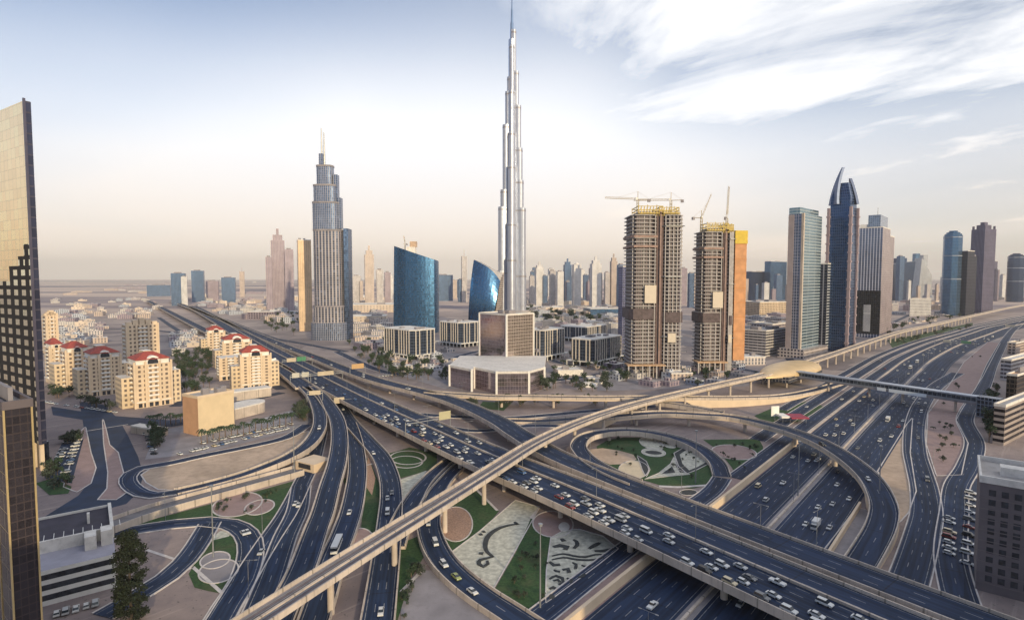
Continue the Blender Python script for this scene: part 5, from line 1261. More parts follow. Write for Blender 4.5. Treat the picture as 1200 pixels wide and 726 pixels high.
s2 = fac('sky_blue', (.16, .22, .33), (.07, .14, .27), 4, 3.6, .2, .15, .15, .7, .5)
s3 = fac('sky_tan', (.52, .42, .36), (.2, .18, .2), 4, 3.6, .5, .2, .3, .3, .5)
s4 = fac('sky_white', (.70, .67, .65), (.3, .32, .38), 4, 3.6, .5, .2, .3, .3, .5)
s5 = fac('sky_purple', (.34, .28, .32), (.14, .12, .18), 4, 3.6, .5, .2, .3, .3, .5)
for l in [
    # u, width px, top v, distance, wall, cap, label
    (634, 11, 309, 2050, s4, 'step', 'pale stepped tower nearest the tall spire on its right'), (626, 7, 318, 2300, s2, 'flat', 'small blue tower in the gap right of the tall spire'),
    (649, 8, 317, 1900, s1, 'flat', 'first of two thin grey towers right of the pale stepped one'), (658, 9, 318, 1850, s4, 'flat', 'second of two thin grey towers right of the pale stepped one'),
    (667, 10, 305, 2200, s2, 'step', 'blue stepped tower left of the domed one'), (678, 11, 304, 1900, s4, 'dome', 'white domed tower in the middle of the skyline'),
    (688, 7, 322, 2400, s2, 'flat', 'short blue tower behind the domed one'), (701, 14, 303, 1800, s4, 'step', 'broad cream stepped tower right of the domed one'),
    (713, 7, 319, 2000, s1, 'flat', 'short pale tower between two taller cream ones'), (721, 9, 300, 2000, s3, 'step', 'slim tan tower with a needle top left of the first unfinished tower'),
    (803, 9, 314, 2100, s5, 'flat', 'left grey tower in the gap between the unfinished towers'), (812, 8, 320, 1900, s2, 'flat', 'right blue tower in the gap between the unfinished towers'),
    (545, 7, 300, 2300, s1, 'mast', 'thin tower with a mast between the two blue sail buildings'), (522, 26, 322, 2400, s2, 'flat', 'low wide blue building right of the left sail building'),
    (434, 12, 291, 1750, s3, 'step', 'slim tan tower right of the stepped hotel tower'), (446, 9, 316, 1800, s1, 'flat', 'left of two grey slabs right of the slim tan tower'), (455, 8, 319, 1850, s5, 'flat', 'right of two grey slabs right of the slim tan tower'),
    (419, 12, 323, 2300, s1, 'flat', 'faint low tower immediately right of the hotel tower'),
    (316, 8, 301, 1650, s5, 'flat', 'low left shoulder of the dim purple tower cluster'), (327, 17, 272, 1700, s5, 'step', 'tallest dim purple tower of the cluster left of the golden slab'), (340, 11, 292, 1680, s5, 'flat', 'right dim purple tower of the cluster left of the golden slab'),
    (209, 17, 320, 2000, s2, 'flat', 'left blue tower beyond the far end of the long flyover'), (216, 7, 324, 1980, s4, 'flat', 'thin white tower touching the left far blue one'), (232, 15, 317, 2300, s2, 'flat', 'second blue tower beyond the far end of the long flyover'),
    (268, 17, 325, 2300, s2, 'flat', 'short bright blue tower right of the two far blue towers'), (249, 15, 329, 2500, s5, 'flat', 'short purple building between the far blue towers'), (284, 6, 318, 2900, s3, 'mast', 'faint thin tower with a mast on the left horizon'),
    (186, 28, 334, 3000, s2, 'flat', 'very low long blue building on the left horizon'), (1058, 9, 300, 2400, s2, 'flat', 'faint tower behind the navy wedge-topped one'), (1143, 6, 300, 1500, dk, 'flat', 'thin dark slab between the dark and the crowned tower'),
    (1170, 8, 316, 2400, s5, 'flat', 'faint mauve tower left of the right-edge tower'), (915, 10, 322, 2300, s2, 'flat', 'faint blue block behind the pale-blue slab'), (1108, 6, 330, 2500, s4, 'flat', 'small white block left of the round-topped blue tower'),
    (645, 5, 322, 3000, s4, 'flat', 'very faint thin tower behind the two thin grey ones'), (694, 6, 314, 2700, s5, 'flat', 'purple sliver of tower behind the broad cream one'), (730, 10, 310, 1700, s2, 'flat', 'blue tower peeking out left of the first unfinished tower'), (590, 9, 330, 2600, s1, 'flat', 'low pale block behind the right blue sail building'), (533, 8, 328, 2700, s3, 'flat', 'small tan block behind the low wide blue building'),
    (855, 8, 330, 2400, s1, 'flat', 'faint pale block behind the netted tower'), (1178, 7, 322, 2600, s4, 'flat', 'faint white tower at the far right horizon')]:
    far_tower(l[6], l[0], l[1], l[2], l[3], l[4], l[5], 'towers of the hazy skyline')
rk = random.Random(21)
for ua, ub, n_, va, vb_, Da, Db, lab in ((612, 736, 18, 312, 334, 1900, 3200, 'small hazy tower in the dense skyline right of the tallest skyscraper'), (796, 872, 7, 318, 336, 2000, 3000, 'small hazy tower between or behind the unfinished towers'),
        (1036, 1176, 12, 318, 338, 2000, 3200, 'small hazy tower among the far right towers'), (406, 582, 12, 322, 338, 2000, 3200, 'small hazy tower behind the blue sail buildings'), (866, 925, 6, 326, 340, 1900, 2600, 'small hazy block behind the teal slab tower')):
    for k in range(n_):
        far_tower(lab, ua + (ub - ua) * (k + rk.random()) / n_, rk.uniform(4, 9), rk.uniform(va, vb_), rk.uniform(Da, Db), rk.choice([s1, s2, s2, s4, s5, s3]), rk.choice(['flat', 'flat', 'step', 'mast']), lab + 's')
block('office_tower', 'narrow purple-blue tower pressed against the left side of the first unfinished tower', 'skyscraper', (729, 402, 724, 738, 312), 30, fac('purple_blue', (.24, .24, .36), (.10, .12, .24), 3, 3.6, .3, .12, .15, .6), kit=1)

# ---- low wide structures in the middle distance
def low(label, u, v, w, h, dp, m, roof=ROOFW, name='low_building', cat='building', group=None, th=8):
    C = G(u, v); k = (C[1] * CP + H * SP) / F; W = w * k
    e = (math.cos(R(th)), math.sin(R(th))); p = dict(C=(C[0] - W / 2, C[1]), eR=e, eL=(-e[1], e[0]), LR=W, LL=dp); p['c'] = C
    t = thing(name, label, cat, p['C'], group); mb = MB(); mb.prism(loc(p, 0, 0, W, dp), 0, h, 0, 1); mb.build('wall', [m, roof], t)
    roof_kit(t, p, h, 1, par=.7); return p
mall = fac('mall_wall', (.60, .50, .42), (.25, .22, .22), 9, 6, .7, .5, .4, .2)
low('long beige shopping mall behind the left blue sail building', 435, 366, 60, 22, 120, mall)
low('lower wing of the beige mall in front of its long hall', 430, 378, 42, 14, 60, mall)
low('beige hall beside the golden slab tower', 330, 352, 40, 18, 90, mall)
low('pale exhibition hall between the far blue towers', 243, 349, 30, 18, 90, fac('hall_pale', (.66, .58, .50), (.3, .28, .28), 12, 8, .8, .6), name='exhibition_hall')
low('blue curved-front hall under the cream skyline towers', 715, 372, 46, 22, 70, bl, name='curved_hall')
low('long pale terrace under the blue curved-front hall', 712, 381, 60, 8, 60, mall)
low('pale flat hall right of the tall spire tower', 640, 366, 44, 14, 80, mall)
low('dark purple hall right of the far end of the long flyover', 305, 374, 30, 18, 60, fac('hall_purple', (.22, .18, .22), (.1, .1, .14), 6, 5, .4, .4))
low('round-ended pale pavilion in front of the finned blocks', 669, 440, 30, 5, 26, ROOFW, name='pavilion')
low('site office cabins below the left unfinished tower', 700, 450, 20, 5, 14, s4, name='site_office')
low('site sheds below the right unfinished tower', 800, 446, 26, 7, 16, s3, name='site_shed')
low('low white shed row right of the right unfinished tower', 880, 428, 40, 9, 24, s1, name='shed')
low('tan shed beside the far cream apartment tower', 205, 398, 13, 9, 20, s3, name='shed')
def dome(label, u, v, r, m):
    C = G(u, v); t = MB()
    for i in range(6):
        a, b = i / 6 * math.pi / 2, (i + 1) / 6 * math.pi / 2
        t.cyl((*C, r * .6 * math.sin(a)), (*C, r * .6 * math.sin(b)), r * math.cos(a), max(.05, r * math.cos(b)), 20, cap=False)
    o = t.build('dome', m, None, (*C, 0)); tag(o, label, 'dome')
dome('white domed roof right of the hotel tower', 421, 351, 42, ROOFW)
dome('small pale dome beside the unfinished tower yard', 690, 452, 8, ROOFW)

# ---- many small houses filling the districts
ROOFD = mat('roof_dust', (.40, .36, .35), .9, .2, .1, scale2=.4)
LOWM = [fac('house_white', (.50, .47, .45), (.2, .2, .24), 4, 3.4, .5, .4, .3, .2), s3, s1, mall, fac('house_blue', (.42, .45, .52), (.2, .22, .28), 4, 3.4, .5, .4), s5]
rnd = random.Random(3)
FARM = MB()
def district(n, poly, hmin, hmax, wmin, wmax, what, group, far=False):
    us = [p[0] for p in poly]; vs = [p[1] for p in poly]
    def inside(u, v):
        c = False; j = len(poly) - 1
        for i in range(len(poly)):
            (a, b), (x, y) = poly[i], poly[j]
            if (b > v) != (y > v) and u < (x - a) * (v - b) / (y - b) + a: c = not c
            j = i
        return c
    k = 0; done = []; tries = 0
    while k < n and tries < n * 30:
        tries += 1; u, v = rnd.uniform(min(us), max(us)), rnd.uniform(min(vs), max(vs))
        if not inside(u, v): continue
        C = G(u, v); W, D, h = rnd.uniform(wmin, wmax), rnd.uniform(wmin, wmax), rnd.uniform(hmin, hmax)
        if any(abs(C[0] - x) < (W + w) / 2 + 2 and abs(C[1] - y) < (D + d) / 2 + 2 for x, y, w, d in done): continue
        done.append((C[0], C[1], W, D)); e = R(rnd.choice([38, 38, -52, 20])); e = (math.cos(e), math.sin(e))
        p = dict(C=(C[0] - W / 2, C[1]), eR=e, eL=(-e[1], e[0]), LR=W, LL=D)
        mi = rnd.randrange(len(LOWM)); mi = rnd.choice([2, 5, 5, 1]) if 'plain' in what else mi; mb = FARM if far else MB(); a_, b_ = (mi, 6 + rnd.randrange(2)) if far else (0, 1)
        mb.prism(loc(p, 0, 0, W, D), 0, h, a_, b_)
        mb.prism(loc(p, W * .2, D * .3, W * .55, D * .7), h + .01, h + rnd.uniform(1.5, 3), a_, b_); k += 1
        if far: continue
        o = mb.build('low_house', [LOWM[mi], rnd.choice([ROOF, ROOFD, ROOFD, ROOFW])], None, (C[0], C[1], 0))
        tag(o, '%s %s' % (('white', 'tan', 'grey', 'beige', 'bluish', 'dull purple')[mi], what), 'house', group)
district(50, [(60, 352), (180, 350), (185, 372), (120, 378), (70, 392)], 5, 12, 14, 34, 'low house in the scattered district behind the red-roofed blocks', 'low houses behind the red-roofed blocks')
district(26, [(60, 385), (120, 382), (122, 405), (74, 408)], 4, 9, 10, 22, 'villa between the golden mirror tower and the broad cream tower', 'villas near the cream tower')
district(66, [(215, 352), (345, 352), (350, 385), (280, 372)], 6, 14, 16, 46, 'low building right of the far end of the long flyover', 'low buildings beyond the long flyover')
district(44, [(405, 352), (460, 350), (450, 405), (425, 410), (412, 390)], 5, 13, 14, 40, 'low building between the hotel tower and the finned blocks', 'low buildings by the hotel tower')
district(80, [(615, 352), (735, 352), (735, 395), (640, 384)], 6, 18, 18, 50, 'low building below the hazy skyline towers', 'low buildings below the skyline', True)
district(40, [(870, 352), (920, 352), (915, 385), (868, 400)], 6, 16, 18, 44, 'low building behind the teal slab tower', 'low buildings behind the teal slab')
district(60, [(1040, 345), (1200, 338), (1200, 352), (1100, 366), (1045, 372)], 6, 18, 20, 60, 'low building below the far right towers', 'low buildings on the right', True)
district(24, [(60, 330), (300, 330), (300, 345), (60, 346)], 6, 14, 40, 120, 'distant low building on the left plain', 'distant low buildings on the plain', True)
district(22, [(440, 408), (530, 405), (530, 440), (470, 440)], 3, 7, 8, 20, 'small shed around the finned office blocks', 'sheds around the finned blocks')
district(20, [(700, 430), (880, 432), (880, 452), (705, 456)], 3, 7, 8, 20, 'site hut in the works yard below the unfinished towers', 'site huts below the unfinished towers')
o = FARM.build('distant_low_buildings', LOWM + [ROOF, ROOFD]); o['kind'] = 'stuff'; o['label'] = 'far low buildings filling the ground below the skyline'; o['category'] = 'buildings'
district(16, [(1000, 397), (1060, 376), (1130, 366), (1122, 372), (1040, 392)], 3, 8, 12, 30, 'low shed between the rail viaduct and the towers on the right', 'sheds by the rail viaduct')
district(16, [(196, 395), (236, 388), (238, 410), (205, 415)], 4, 8, 10, 20, 'low house between the cream tower and the red-roofed row', 'low houses by the red-roofed row')

# ================================================================== TREES
def tree_proto(kind, h, r, seed, palm=False):
    rr = random.Random(seed); b = (0, 0, -500)
    t = bpy.data.objects.new(kind, None); COL.objects.link(t); BASE[t.name] = (0, 0, 0)
    mb = MB()
    if palm:
        mb.cyl((0, 0, -.2), (.2, 0, h), .28, .18, 7); mb.build('trunk', BARK, t)
        mb = MB()
        for k in range(16):
            a = 2 * math.pi * k / 16 + rr.uniform(-.2, .2); up = rr.uniform(.2, .9); L = r * rr.uniform(.85, 1.1); pr_ = None
            for i in range(6):
                f = i / 5; d = L * f; z = h + up * L * f * .9 - 1.15 * L * f * f; w = .42 * (1 - abs(f - .4)) * (1 if i else .3)
                c, s = math.cos(a), math.sin(a)
                q = ((.2 + c * d - s * w, s * d + c * w, z - w * .5), (.2 + c * d, s * d, z), (.2 + c * d + s * w, s * d - c * w, z - w * .5))
                if pr_: mb.face([pr_[0], pr_[1], q[1], q[0]]); mb.face([pr_[1], pr_[2], q[2], q[1]])
                pr_ = q
        mb.build('crown', LEAF, t)
    else:
        mb.cyl((0, 0, -.2), (0, 0, h * .55), .26, .15, 7)
        for k in range(4):
            a = k * 1.6; mb.cyl((0, 0, h * .35), (r * .5 * math.cos(a), r * .5 * math.sin(a), h * .7), .12, .05, 5)
        mb.build('trunk', BARK, t)
        mb = MB(); cl = [(rr.gauss(0, r * .4), rr.gauss(0, r * .4), h * rr.uniform(.45, .95), r * rr.uniform(.3, .55)) for _ in range(9)]
        for k in range(420):
            c = rr.choice(cl); v = Vector((rr.gauss(0, 1), rr.gauss(0, 1), rr.gauss(0, 1))).normalized() * c[3] * rr.uniform(.5, 1)
            p = Vector(c[:3]) + v; s = rr.uniform(.22, .5) * r / 3
            a = Vector((rr.gauss(0, 1), rr.gauss(0, 1), rr.gauss(0, 1))).normalized(); e = a.orthogonal().normalized() * s; g = a.cross(e).normalized() * s
            mb.face([p - e, p + g * .7, p + e, p - g * .7])
        mb.build('crown', [LEAF, LEAF2][seed % 2], t)
    return t
PROT = {k: tree_proto(*a) for k, a in dict(palm=('palm_tree', 8, 3.2, 1, True), a=('broadleaf_tree', 7, 3.2, 2), b=('broadleaf_tree', 6, 3.6, 3), c=('tall_tree', 10, 3.4, 4)).items()}
for o in PROT.values(): proto(o)
USED = set()
def tree(kind, x, y, label, group, s=1.0):
    o = PROT[kind]
    USED.add(kind); o = copy_tree(o)
    o.location = (x, y, 0); o.rotation_euler = (0, 0, rnd.uniform(0, 6.28)); o.scale = (s * rnd.uniform(.85, 1.2),) * 2 + (s * rnd.uniform(.8, 1.15),)
    sh = 'shrub' in label or 'bush' in label
    if sh: o.name = 'shrub'
    tag(o, label, 'shrub' if sh else 'palm' if kind == 'palm' else 'tree', group)
def grove(n, poly, kinds, label, group, s0=.8, s1=1.3):
    us = [p[0] for p in poly]; vs = [p[1] for p in poly]; k = 0
    while k < n:
        u, v = rnd.uniform(min(us), max(us)), rnd.uniform(min(vs), max(vs)); c = False; j = len(poly) - 1
        for i in range(len(poly)):
            (a, b), (x, y) = poly[i], poly[j]
            if (b > v) != (y > v) and u < (x - a) * (v - b) / (y - b) + a: c = not c
            j = i
        if c: tree(rnd.choice(kinds), *G(u, v), label, group, rnd.uniform(s0, s1)); k += 1
grove(44, [(205, 418), (240, 412), (250, 425), (246, 440), (215, 446), (204, 436)], 'abc', 'dark green tree in the clump behind the blank box building', 'trees behind the blank box', .9, 1.6)
for i in range(16):
    f = i / 15; tree('palm', *G(236 + 106 * f, 521 - 23 * f + rnd.uniform(-1, 1)), 'date palm in the row at the foot of the blank box building', 'palms along the car park')
for i in range(9): tree('palm', *G(176 + 6 * i, 500 - .6 * i + rnd.uniform(-1, 1)), 'date palm along the street in front of the red-roofed blocks', 'palms in front of the red-roofed blocks')
grove(14, [(178, 512), (188, 505), (190, 522), (180, 526)], 'abc', 'bushy tree beside the white kiosk at the car park', 'trees beside the kiosk', .7, 1.1)
grove(10, [(345, 482), (362, 478), (366, 490), (350, 498)], 'ab', 'dark bush under the leftmost ramp', 'bushes under the leftmost ramp')
grove(60, [(600, 362), (660, 366), (720, 382), (655, 384), (610, 376)], 'abc', 'hazy green tree in the park right of the tall spire', 'park trees right of the tall spire', 1.4, 2.4)
grove(24, [(575, 404), (625, 400), (628, 424), (560, 424)], 'abc', 'tree between the finned office blocks', 'trees between the finned blocks', .9, 1.5)
grove(26, [(650, 424), (735, 414), (735, 432), (650, 446)], 'abc', 'dark tree on the street right of the mirrored cube', 'trees right of the mirrored cube', .8, 1.3)
grove(34, [(425, 428), (470, 430), (525, 424), (525, 445), (470, 448)], 'abc', 'tree along the street in front of the finned office blocks', 'trees by the finned blocks', .9, 1.5)
grove(22, [(620, 448), (690, 448), (735, 440), (735, 458), (620, 460)], 'abc', 'dark tree behind the long thin flyover', 'trees behind the thin flyover', .9, 1.4)
grove(18, [(540, 474), (640, 470), (700, 471), (700, 478), (545, 480)], 'ab', 'dark bush below the long thin flyover', 'bushes below the thin flyover', .8, 1.2)
grove(20, [(410, 478), (440, 470), (466, 488), (450, 500), (428, 496)], 'ab', 'dark bush in the shade under the widest flyover', 'bushes under the widest flyover', .7, 1.1)
grove(16, [(60, 455), (80, 462), (140, 480), (140, 484), (60, 466)], 'abc', 'street tree at the foot of the red-roofed blocks', 'street trees by the red-roofed blocks', .8, 1.2)
grove(22, [(1040, 402), (1080, 392), (1140, 380), (1140, 384), (1080, 399), (1046, 409)], 'ab', 'shrub under the rail viaduct along the highway', 'shrubs under the rail viaduct', .7, 1.1)
grove(20, [(1150, 470), (1168, 460), (1172, 500), (1160, 530)], 'abc', 'dark tree beside the buildings at the right edge', 'trees at the right edge', .9, 1.4)
grove(26, [(300, 366), (348, 362), (352, 395), (318, 392)], 'abc', 'dusty tree left of the golden slab tower', 'trees left of the golden slab', 1.0, 1.6)
grove(14, [(46, 545), (64, 540), (84, 575), (60, 580)], 'ab', 'low dark bush in front of the dark tower', 'bushes in front of the dark tower', .6, .9)
grove(12, [(70, 520), (84, 512), (96, 514), (92, 522)], 'ab', 'low dark bush at the head of the small car park', 'bushes by the small car park', .6, .9)
grove(16, [(205, 603), (262, 589), (330, 569), (312, 606), (276, 604)], 'ab', 'small round shrub on the lawn by the blue loop road', 'shrubs by the blue loop road', .22, .4)
grove(22, Lp([(215, 300), (330, 262), (540, 290), (710, 385), (690, 465), (500, 470)]), 'ab', 'small round shrub inside the round loop ramp', 'shrubs inside the round loop', .2, .38)
grove(14, Lp([(668, 272), (905, 270), (925, 335), (812, 435), (735, 320)]), 'ab', 'small round shrub on the lawn round the pink oval', 'shrubs round the pink oval', .2, .38)
grove(18, [(606, 640), (632, 612), (642, 655), (640, 703), (600, 706)], 'ab', 'small round shrub on the green wedge of lawn', 'shrubs on the green wedge', .18, .34)
grove(18, [(468, 700), (489, 655), (497, 664), (474, 724)], 'ab', 'small dark shrub between the straight ramp and the loop', 'shrubs between ramp and loop', .25, .45)
grove(18, [(1090, 484), (1130, 424), (1160, 402), (1122, 490), (1126, 550), (1100, 550)], 'ab', 'dusty shrub on the sand strip right of the highway', 'shrubs on the sand strip', .3, .5)
grove(30, [(404, 404), (450, 394), (470, 428), (440, 436)], 'abc', 'dusty tree between the hotel tower and the finned blocks', 'trees by the hotel tower', .9, 1.5)
grove(24, [(700, 446), (735, 430), (900, 436), (890, 448), (800, 458)], 'abc', 'dusty tree in the works yard below the unfinished towers', 'trees in the works yard', .8, 1.3)
grove(24, [(990, 402), (1060, 378), (1140, 364), (1130, 372), (1040, 394)], 'abc', 'dusty tree between the rail viaduct and the right-hand towers', 'trees by the right-hand towers', .9, 1.5)
grove(20, [(205, 440), (240, 446), (262, 462), (232, 466), (204, 462)], 'abc', 'street tree behind the blank box building', 'street trees behind the blank box', .8, 1.3)
# the tall dark column of leaves beside the striped building
def dark_column():
    a = G(154, 726); t = thing('columnar_tree', 'very tall dark column of leaves beside the striped white building', 'tree', a)
    mb = MB(); mb.cyl((*a, -.3), (a[0], a[1], 20), .5, .2, 8); mb.build('trunk', mat('bark_dark', (.05, .04, .035), .9, .2, 1.0), t)
    zt = ZT(154, 622, a[1]); mb = MB(); rr = random.Random(5)
    cl = []
    for k in range(110):
        z = rr.uniform(1.0, zt - .8); f = z / zt; q = (3.6 * min(1, (1 - f) * 4 + .3)) * math.sqrt(rr.uniform(.1, 1)); th = rr.uniform(0, 6.28)
        cl.append(Vector((a[0] + q * math.cos(th), a[1] + q * math.sin(th), z)))
    for k in range(15000):
        c_ = rr.choice(cl); v = Vector((rr.gauss(0, 1), rr.gauss(0, 1), rr.gauss(0, 1))).normalized() * rr.uniform(.3, 1.6); v.z *= .9
        p = c_ + v; s = rr.uniform(.12, .34)
        n = Vector((rr.gauss(0, 1), rr.gauss(0, 1), rr.gauss(0, 1))).normalized(); e = n.orthogonal().normalized() * s; g = n.cross(e).normalized() * s
        mb.face([p - e, p + g, p + e, p - g])
    mb.build('crown', mat('leaf_black_green', (.014, .023, .013), .95, .4, .5), t)
dark_column()

# ================================================================== STREET FURNITURE
def lamp_proto():
    t = bpy.data.objects.new('street_lamp', None); COL.objects.link(t); BASE[t.name] = (0, 0, 0)
    mb = MB(); mb.cyl((0, 0, 0), (0, 0, 12), .11, .06, 8); mb.bar((0, -2.2, 12.3), (0, 2.2, 12.3), .07); mb.build('pole', STEEL, t)
    for s_ in (-1, 1):
        mb = MB(); mb.obox((0, s_ * 2.4), (0, 1), .9, .3, 12.2, 12.35); mb.build('lamp_head', STEEL, t)
    return proto(t)
LAMP = lamp_proto(); LU = [0]
def lamp(q, tdir, label, group):
    o = LAMP if not LU[0] else copy_tree(LAMP); LU[0] = 1
    o.location = q; o.rotation_euler = (0, 0, math.atan2(tdir.y, tdir.x)); tag(o, label, 'street lamp', group)
for key, off, z, a, b, st, lab in (('main', 3.7, .85, 300, 2000, 48, 'double-armed street lamp on the median of the widest flyover'), ('SZ', 0, 1.0, 60, 1500, 46, 'double-armed street lamp on the highway median'),
                                   ('z', 6.2, 0, 40, 400, 50, 'street lamp beside the slip road right of the highway'), ('w', 5.2, 0, 20, 160, 45, 'street lamp on the lawn beside the blue loop road'), ('a', 7.0, 1, 900, 2700, 55, 'street lamp on the edge of the long flyover')):
    pa = PATHS[key]; d = a
    while d < min(b, pa.len - 5): q, tt = pa.at(d, off); lamp(q + Vector((0, 0, z)), tt, lab, 'lamps: ' + lab); d += st
def mast(u, v, label):
    x, y = G(u, v); t = thing('light_mast', label, 'light mast', (x, y, 0))
    mb = MB(); mb.cyl((x, y, -.2), (x, y, 26), .3, .14, 8); mb.build('pole', STEEL, t)
    mb = MB(); mb.cyl((x, y, 25.6), (x, y, 26.2), .7, .7, 10); mb.build('lamp_ring', STEEL, t)
for u, v, l in ((250, 652, 'tall thin light mast on the lawn inside the blue loop road'), (815, 566, 'tall thin light mast on the lawn inside the round loop ramp'), (1030, 590, 'tall thin light mast on the sand between highway and slip road'), (633, 712, 'tall thin light mast on the green wedge of lawn'), (935, 583, 'tall thin light mast on the highway near the wide flyover'), (345, 560, 'light mast beside the square tunnel portal')): mast(u, v, l)
def gantry(label, key, d, w, panels, h=6.2, col=None):
    pa = PATHS[key]; q, tt = pa.at(d); n = Vector((-tt.y, tt.x, 0)); z = q.z
    t = thing('sign_gantry', label, 'sign gantry', (q.x, q.y, z))
    for s_ in (-1, 1):
        p = q + n * s_ * w / 2; mb = MB(); mb.cyl((p.x, p.y, z - .2), (p.x, p.y, z + h + 1), .28, .24, 8); mb.build('post', STEEL, t)
    a, b = q - n * w / 2, q + n * w / 2
    mb = MB(); mb.bar((a.x, a.y, z + h), (b.x, b.y, z + h), .45); mb.bar((a.x, a.y, z + h + 1.6), (b.x, b.y, z + h + 1.6), .3); mb.build('beam', STEEL, t)
    for off, pw, ph, m in panels:
        p = q + n * off; mb = MB(); mb.obox((p.x + tt.x * .5, p.y + tt.y * .5), (n.x, n.y), pw, .25, z + h - .8, z + h - .8 + ph); mb.build('sign_panel', m, t)
SIGNB = mat('sign_back_cream', (.50, .42, .31), .6, .08, .3); GREEN = mat('sign_green', (.05, .22, .11), .5, .05, 1); SGR = mat('sign_pale', (.48, .46, .41), .6, .08, .3)
TS = PATHS['ts'].len
gantry('gantry with two cream sign backs where the straight flyover splits', 'ts', TS - 18, 17, [(-4, 6, 4.2, SGR), (4, 6, 4.2, SGR)])
gantry('gantry with one cream sign back over the leftmost ramp', 't', 62, 11, [(0, 8, 3.2, SIGNB)], 5.5)
gantry('gantry with a cream sign back over the wide curved ramp', 'p', 62, 14, [(-2, 7.5, 4.4, SIGNB)], 5.8)
def near_s(key, u, v, z=8):
    g = Vector((*G(u, v, z), z)); pa = PATHS[key]; i = min(range(len(pa.p)), key=lambda k: (pa.p[k] - g).length); return pa.s[i]
gantry('gantry with green sign and cream sign back over the far end of the widest flyover', 'main', near_s('main', 356, 428), 30, [(4, 9, 4.5, GREEN), (-6, 9, 4.0, SIGNB)])
gantry('gantry with long cream sign back over the widest flyover near the split', 'main', near_s('main', 386, 446), 30, [(0, 14, 3.6, SIGNB)])
gantry('gantry with an orange-lit sign back on the long flyover', 'a', near_s('a', 420, 438), 15, [(0, 12, 4.6, mat('sign_orange', (.52, .33, .16), .6, .05, .5))])
gantry('gantry with pale yellow sign back beside the widest flyover', 'main', near_s('main', 530, 500), 30, [(11, 8, 5, mat('sign_yellow', (.46, .42, .27), .6, .05, .5))])
gantry('gantry with green sign over the upper highway', 'SZ', near_s('SZ', 1140, 408, 0), 48, [(-12, 11, 4, GREEN), (10, 9, 4, SGR)])
gantry('gantry with a yellow-green sign far up the highway', 'SZ', near_s('SZ', 1178, 386, 0), 48, [(-12, 14, 4, SGR)])
# red and white canopy with a white board on the lawn by the station
c = G(926, 494); t = thing('canopy_tent', 'red and white canopy on the lawn near the golden station', 'tent', c)
mb = MB(); mb.obox((c[0] + 4, c[1]), (1, 0), 12, 12, 3.5, 4.4); o = mb.build('canopy', mat('canopy_red', (.30, .03, .07), .7, .1, .3), t)
mb = MB(); mb.obox((c[0] - 5, c[1] + 1), (1, 0), 5.8, 10, 3.5, 4.8); mb.build('canopy', WHITE, t)
for a in (-7, -2, 4, 9):
    mb = MB(); mb.cyl((c[0] + a, c[1] - 4, -.1), (c[0] + a, c[1] - 4, 3.6), .12, .12, 6); mb.build('post', STEEL, t)
c = G(908, 492); t = thing('billboard', 'white square billboard on the lawn left of the red canopy', 'billboard', c)
mb = MB(); mb.obox(c, (1, .2), 6, .4, 3, 10); mb.build('panel', WHITE, t); mb = MB(); mb.cyl((*c, -.1), (*c, 3.1), .3, .3, 8); mb.build('post', STEEL, t)

# ================================================================== VEHICLES
PAINT = {n: mat('paint_' + n, c, .35, .03, .5) for n, c in dict(white=(.64, .64, .64), silver=(.45, .46, .48), grey=(.16, .165, .18), black=(.02, .02, .025), blue=(.05, .12, .28), red=(.22, .03, .035), beige=(.60, .50, .34), green=(.34, .38, .14)).items()}
TYRE = mat('tyre', (.02, .02, .02), .9, .1, 1); GLASSC = mat('car_glass', (.03, .04, .055), .08, .2, .5)
def body_mesh(prof, w, tum=.94):
    """closed body from a side outline (x, z); slightly narrower at the top"""
    mb = MB(); zmax = max(z for _, z in prof)
    L = [(x, w / 2 * (tum if z > zmax * .8 else 1), z) for x, z in prof]; Rr = [(x, -y, z) for x, y, z in L]
    n = len(prof)
    for i in range(n): j = (i + 1) % n; mb.face([Rr[i], Rr[j], L[j], L[i]])
    mb.face(L[::-1] if False else list(reversed(L))); mb.face(Rr); return mb
def cab_mesh(x0, x1, x2, x3, z0, z1, w0, w1, roof=1):
    """glasshouse: glass round the sides (material 0), painted roof (material 1)"""
    mb = MB(); lo = [(x0, -w0 / 2), (x3, -w0 / 2), (x3, w0 / 2), (x0, w0 / 2)]; hi = [(x1, -w1 / 2), (x2, -w1 / 2), (x2, w1 / 2), (x1, w1 / 2)]
    mb.prism(lo, z0, z1, 0, roof, top=hi); return mb
KIND = {
    'saloon car': ([(-2.25, .35), (2.2, .3), (2.28, .62), (2.1, .8), (.95, .95), (-1.35, .98), (-2.2, .92), (-2.3, .6)], 1.8, (-1.85, -1.1, .35, 1.15, .93, 1.42, 1.62, 1.22), 1.38),
    'off-road car': ([(-2.35, .45), (2.3, .42), (2.4, .8), (2.2, 1.0), (1.1, 1.12), (-2.3, 1.12), (-2.4, .7)], 1.95, (-2.25, -2.0, .55, 1.2, 1.1, 1.82, 1.8, 1.5), 1.45),
    'van': ([(-2.5, .45), (2.45, .4), (2.55, .8), (2.2, 1.15), (1.8, 1.25), (-2.5, 1.25), (-2.55, .8)], 1.95, (-2.5, -2.4, 1.3, 2.0, 1.23, 2.05, 1.9, 1.7), 1.6)}
